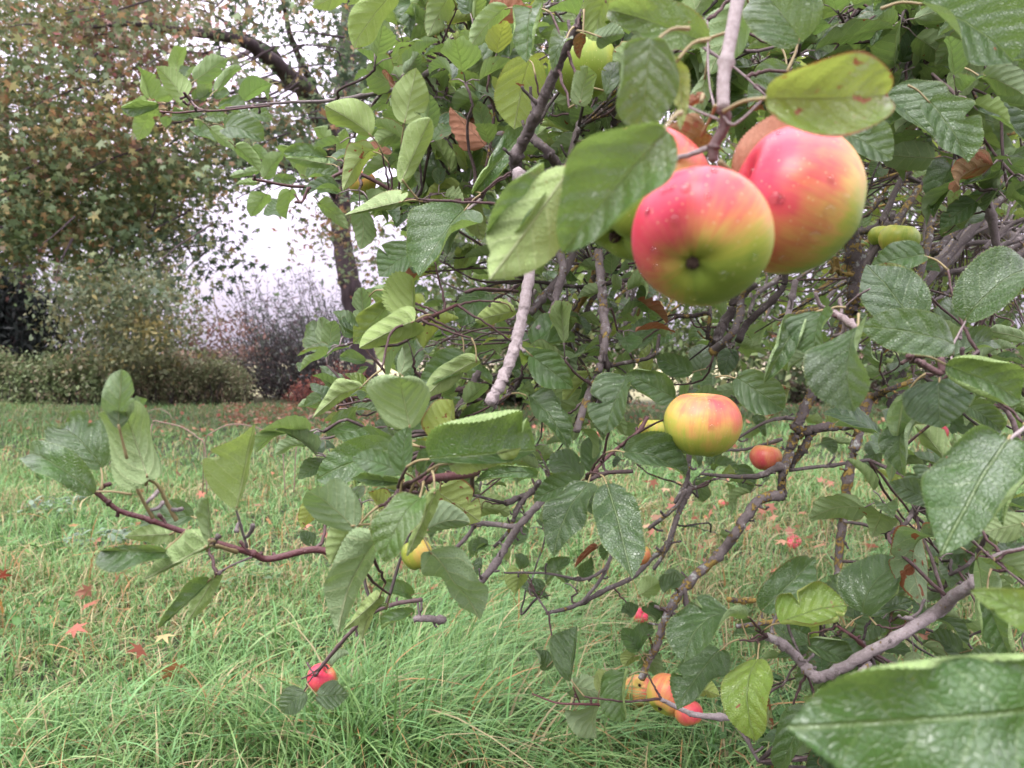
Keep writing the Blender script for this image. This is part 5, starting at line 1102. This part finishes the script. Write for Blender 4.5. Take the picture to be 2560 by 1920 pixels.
far_tree('orchard_tree', 'tall leafy orchard tree behind the thicket at the right', (2250, 1050), [([(2250,1055,0),(2230,900,0),(2240,700,0)], [60,50,36])],
    [((RH, [(1750,880),(1750,200),(1900,-150),(2700,-150),(2800,850),(2500,930),(2000,930)], 900, 30, 9.8, 12, .75, .11, [(3,(.14,.21,.08)),(2,(.09,.14,.05)),(1,(.24,.28,.12))]), {})], group='orchard trees')
far_tree('lime_tree', 'dark green tree behind the upper apple leaves, right of the maple', (1350, 1000), [([(1350,1005,2),(1350,700,2),(1340,300,2)], [50,44,30])],
    [((RH, [(1080,600),(1100,-100),(1900,-150),(1850,500),(1500,520),(1200,640)], 620, 30, 14, 17, 1.0, .15, [(3,(.10,.15,.06)),(2,(.06,.09,.04)),(1,(.2,.2,.08))]), {})])
# far tree line beyond the field
tl = Acc()
for k in range(420):
    x = rng.uniform(-70, 70); y = rng.uniform(95, 110); m = 16
    scatter(tl, RH, np.array([x, y, 0]) + rng.normal(0, 1, (m, 3)) * [1.6, 1.2, .5] + [0, 0, rng.uniform(.2, 1.0)], np.full(m, .9), palette(m, [(3, (.24,.17,.14)), (2, (.18,.17,.12)), (1, (.28,.15,.10))]), .3)
tag(tl.build('treeline', M_FAR), kind='stuff')

# ------------------------------------------------------------------ fallen leaves
def fallen_leaf(px, py, size, col, tilt=.5, lift=.03):
    p = G(px, py); g = np.random.default_rng(int(px * 31 + py)); a = nrm(g.normal(0, 1, 3) * [1, 1, tilt * .6]); n = nrm(np.array([0, -.3, 1.]) + g.normal(0, tilt, 3)); n = nrm(n - n.dot(a) * a); y = np.cross(n, a)
    V, Fc = lobed(); V = V.copy(); V[:, 2] *= g.uniform(.5, 2.2); V[:, 2] += .25 * V[:, 0] * V[:, 1]
    W = size * (V[:, :1] * a + V[:, 1:2] * y + V[:, 2:] * n); A_ = Acc(); A_.add(W, Fc, tint=np.tile(col, (len(W), 1)))
    s = Acc(); tube(s, [W[0], W[0] - a * size * .3 + n * .004, W[0] - a * size * .55 + n * .012], [.0012, .001, .001], 4, 2)
    o = A_.build('fallen_leaf', M_FAR); o.location = [float(v) for v in p + np.array([0, 0, lift])]
    s.build('stalk', M_STALK, o); return o
named = [(185,1650,.085,(.42,.13,.09),'coral red maple leaf standing on edge in the lawn'),(225,1585,.08,(.36,.12,.07),'rust red maple leaf lying behind the coral red one'),
         (300,1500,.09,(.42,.20,.13),'pale brown maple leaf below the outstretched apple sprig'),(5,1590,.08,(.40,.20,.05),'yellow brown maple leaf at the left edge of the lawn'),
         (5,1500,.07,(.26,.05,.03),'dark red maple leaf at the left edge of the lawn'),(355,1710,.08,(.42,.14,.10),'pinkish maple leaf in the long grass near the bottom'),
         (410,1670,.08,(.52,.42,.20),'straw yellow maple leaf among long blades'),(440,1770,.09,(.34,.14,.06),'orange brown maple leaf deep in the tufts'),
         (430,1610,.07,(.36,.15,.07),'orange maple leaf beneath the hanging folded apple leaf'),(225,1545,.07,(.25,.10,.06),'dark brown curled leaf behind the rust red one'),
         (715,1470,.07,(.38,.16,.06),'orange leaf under the drooping shoot'),(350,1265,.07,(.38,.20,.10),'orange leaf far left behind the red brown shoot'),
         (100,1300,.06,(.36,.18,.09),'small brown leaf near the grey green weeds')]
for x, y, s, c, l in named: tag(fallen_leaf(x, y, s * 1.12, c, .8, .10), l, 'leaf', 'maple leaves fallen on the lawn')
for k in range(44):
    x, y = (rng.uniform(20, 1200), 1040 + 500 * rng.random() ** 1.6) if k % 3 else (rng.uniform(1500, 2450), rng.uniform(1100, 1500))
    tag(fallen_leaf(x, y, rng.uniform(.055, .085), palette(1, [(3, (.38,.15,.08)), (2, (.42,.22,.10)), (1, (.22,.10,.05))])[0],   .5, .08), 'small faded brown leaf sunk in the grass', 'leaf', 'faded leaves sunk in the lawn')
lit = Acc()
def litter(n, px0, px1, py0, py1, power=1.0):
    x = rng.uniform(px0, px1, n); y = py0 + (py1 - py0) * rng.random(n) ** power
    pos = np.array([G(a, b) for a, b in zip(x, y)]) + rng.uniform(.05, .14, (n, 1)) * [0, 0, 1]
    scatter(lit, LOB, pos, rng.uniform(.06, .11, n), palette(n, [(3, (.48,.19,.13)), (2, (.42,.22,.13)), (1, (.32,.11,.08)), (1, (.52,.33,.21))]), 1.5)
litter(900, 560, 1150, 1026, 1085, 1.4); litter(500, 300, 1500, 1028, 1120, 1.6); litter(500, 1500, 2500, 1022, 1090, 1.3); litter(60, -100, 1200, 1060, 1400, 1.5); litter(110, 1550, 2450, 1090, 1450)
tag(lit.build('leaf_litter', M_FAR), kind='stuff')
# dry stems arching over the lawn
for i, (pts, r, l) in enumerate((([(870,1115),(840,1070),(720,1062),(640,1110)], .005, 'short dry stem arching just above the far lawn'),)):
    pass
def stem(pts, d, r, label):
    Q = [P(*cp('D', x, y), d + z) for x, y, z in pts]; Q[0][2] = Q[0][2]; A_ = Acc(); tube(A_, Q, np.array([r] * len(Q)), 6, 7, .08, .04)
    o = A_.build('dry_reed', M_STEM); centre(o); tag(o, label, 'stem', 'dry stems arching over the lawn')
M_STEM = flat_mat('dry_stem', (.30, .20, .16), .7)
stem([(840,1300,.1),(800,1200,0),(820,1100,0),(870,1025,0),(940,1000,0),(1000,1030,0),(1020,1065,0)], 3.6, .0016, 'small dry stem, arch farthest back')
stem([(870,1500,.1),(890,1200,0),(905,1080,0),(960,1080,0),(1080,1110,0),(1170,1170,0),(1215,1230,0),(1225,1500,0)], 2.9, .0024, 'dry stem arching down to the right, behind the folded upright leaf')
stem([(1200,1500,.1),(1215,1200,0),(1260,1140,0),(1340,1100,0),(1420,1092,0),(1530,1115,0),(1600,1150,0),(1665,1185,0),(1690,1500,0)], 2.9, .0022, 'long dry stem arching behind the half folded yellow green leaf')
stem([(1740,1500,0),(1762,1170,0),(1800,1100,0),(1850,1040,0),(1930,1020,0),(2050,1040,0)], 2.9, .0021, 'dry stem rising towards the lowest leaf before the barberry')
# dry apple leaf lying on long grass, near the bottom
h = dict(L=.075, W=.02, fold=.7, curl=.6, bend=.4, twist=.3, wave=.02, arc=0, l=1, r=1, g=np.random.default_rng(4), O=G(945, 1850) + np.array([0, 0, .05]), M=None)
V, Fc, luv = leaf_shape(30, 8, .10, .03, .7, .6, .5, .3, .02, .03, 10)
a = nrm(np.array([.35, .1, .75])); n = nrm(np.array([0, -1., .3])); n = nrm(n - n.dot(a) * a); yv = np.cross(n, a)
A_ = Acc(); A_.add(V[:, :1] * a + V[:, 1:2] * yv + V[:, 2:] * n, Fc, tint=np.tile((.5, 0, 1.0), (len(V), 1)), luv=luv)
o = A_.build('dry_leaf', M_LEAF); o.location = [float(v) for v in h['O']]; tag(o, 'narrow pale pink dry leaf caught upright in the long grass at the bottom', 'leaf')
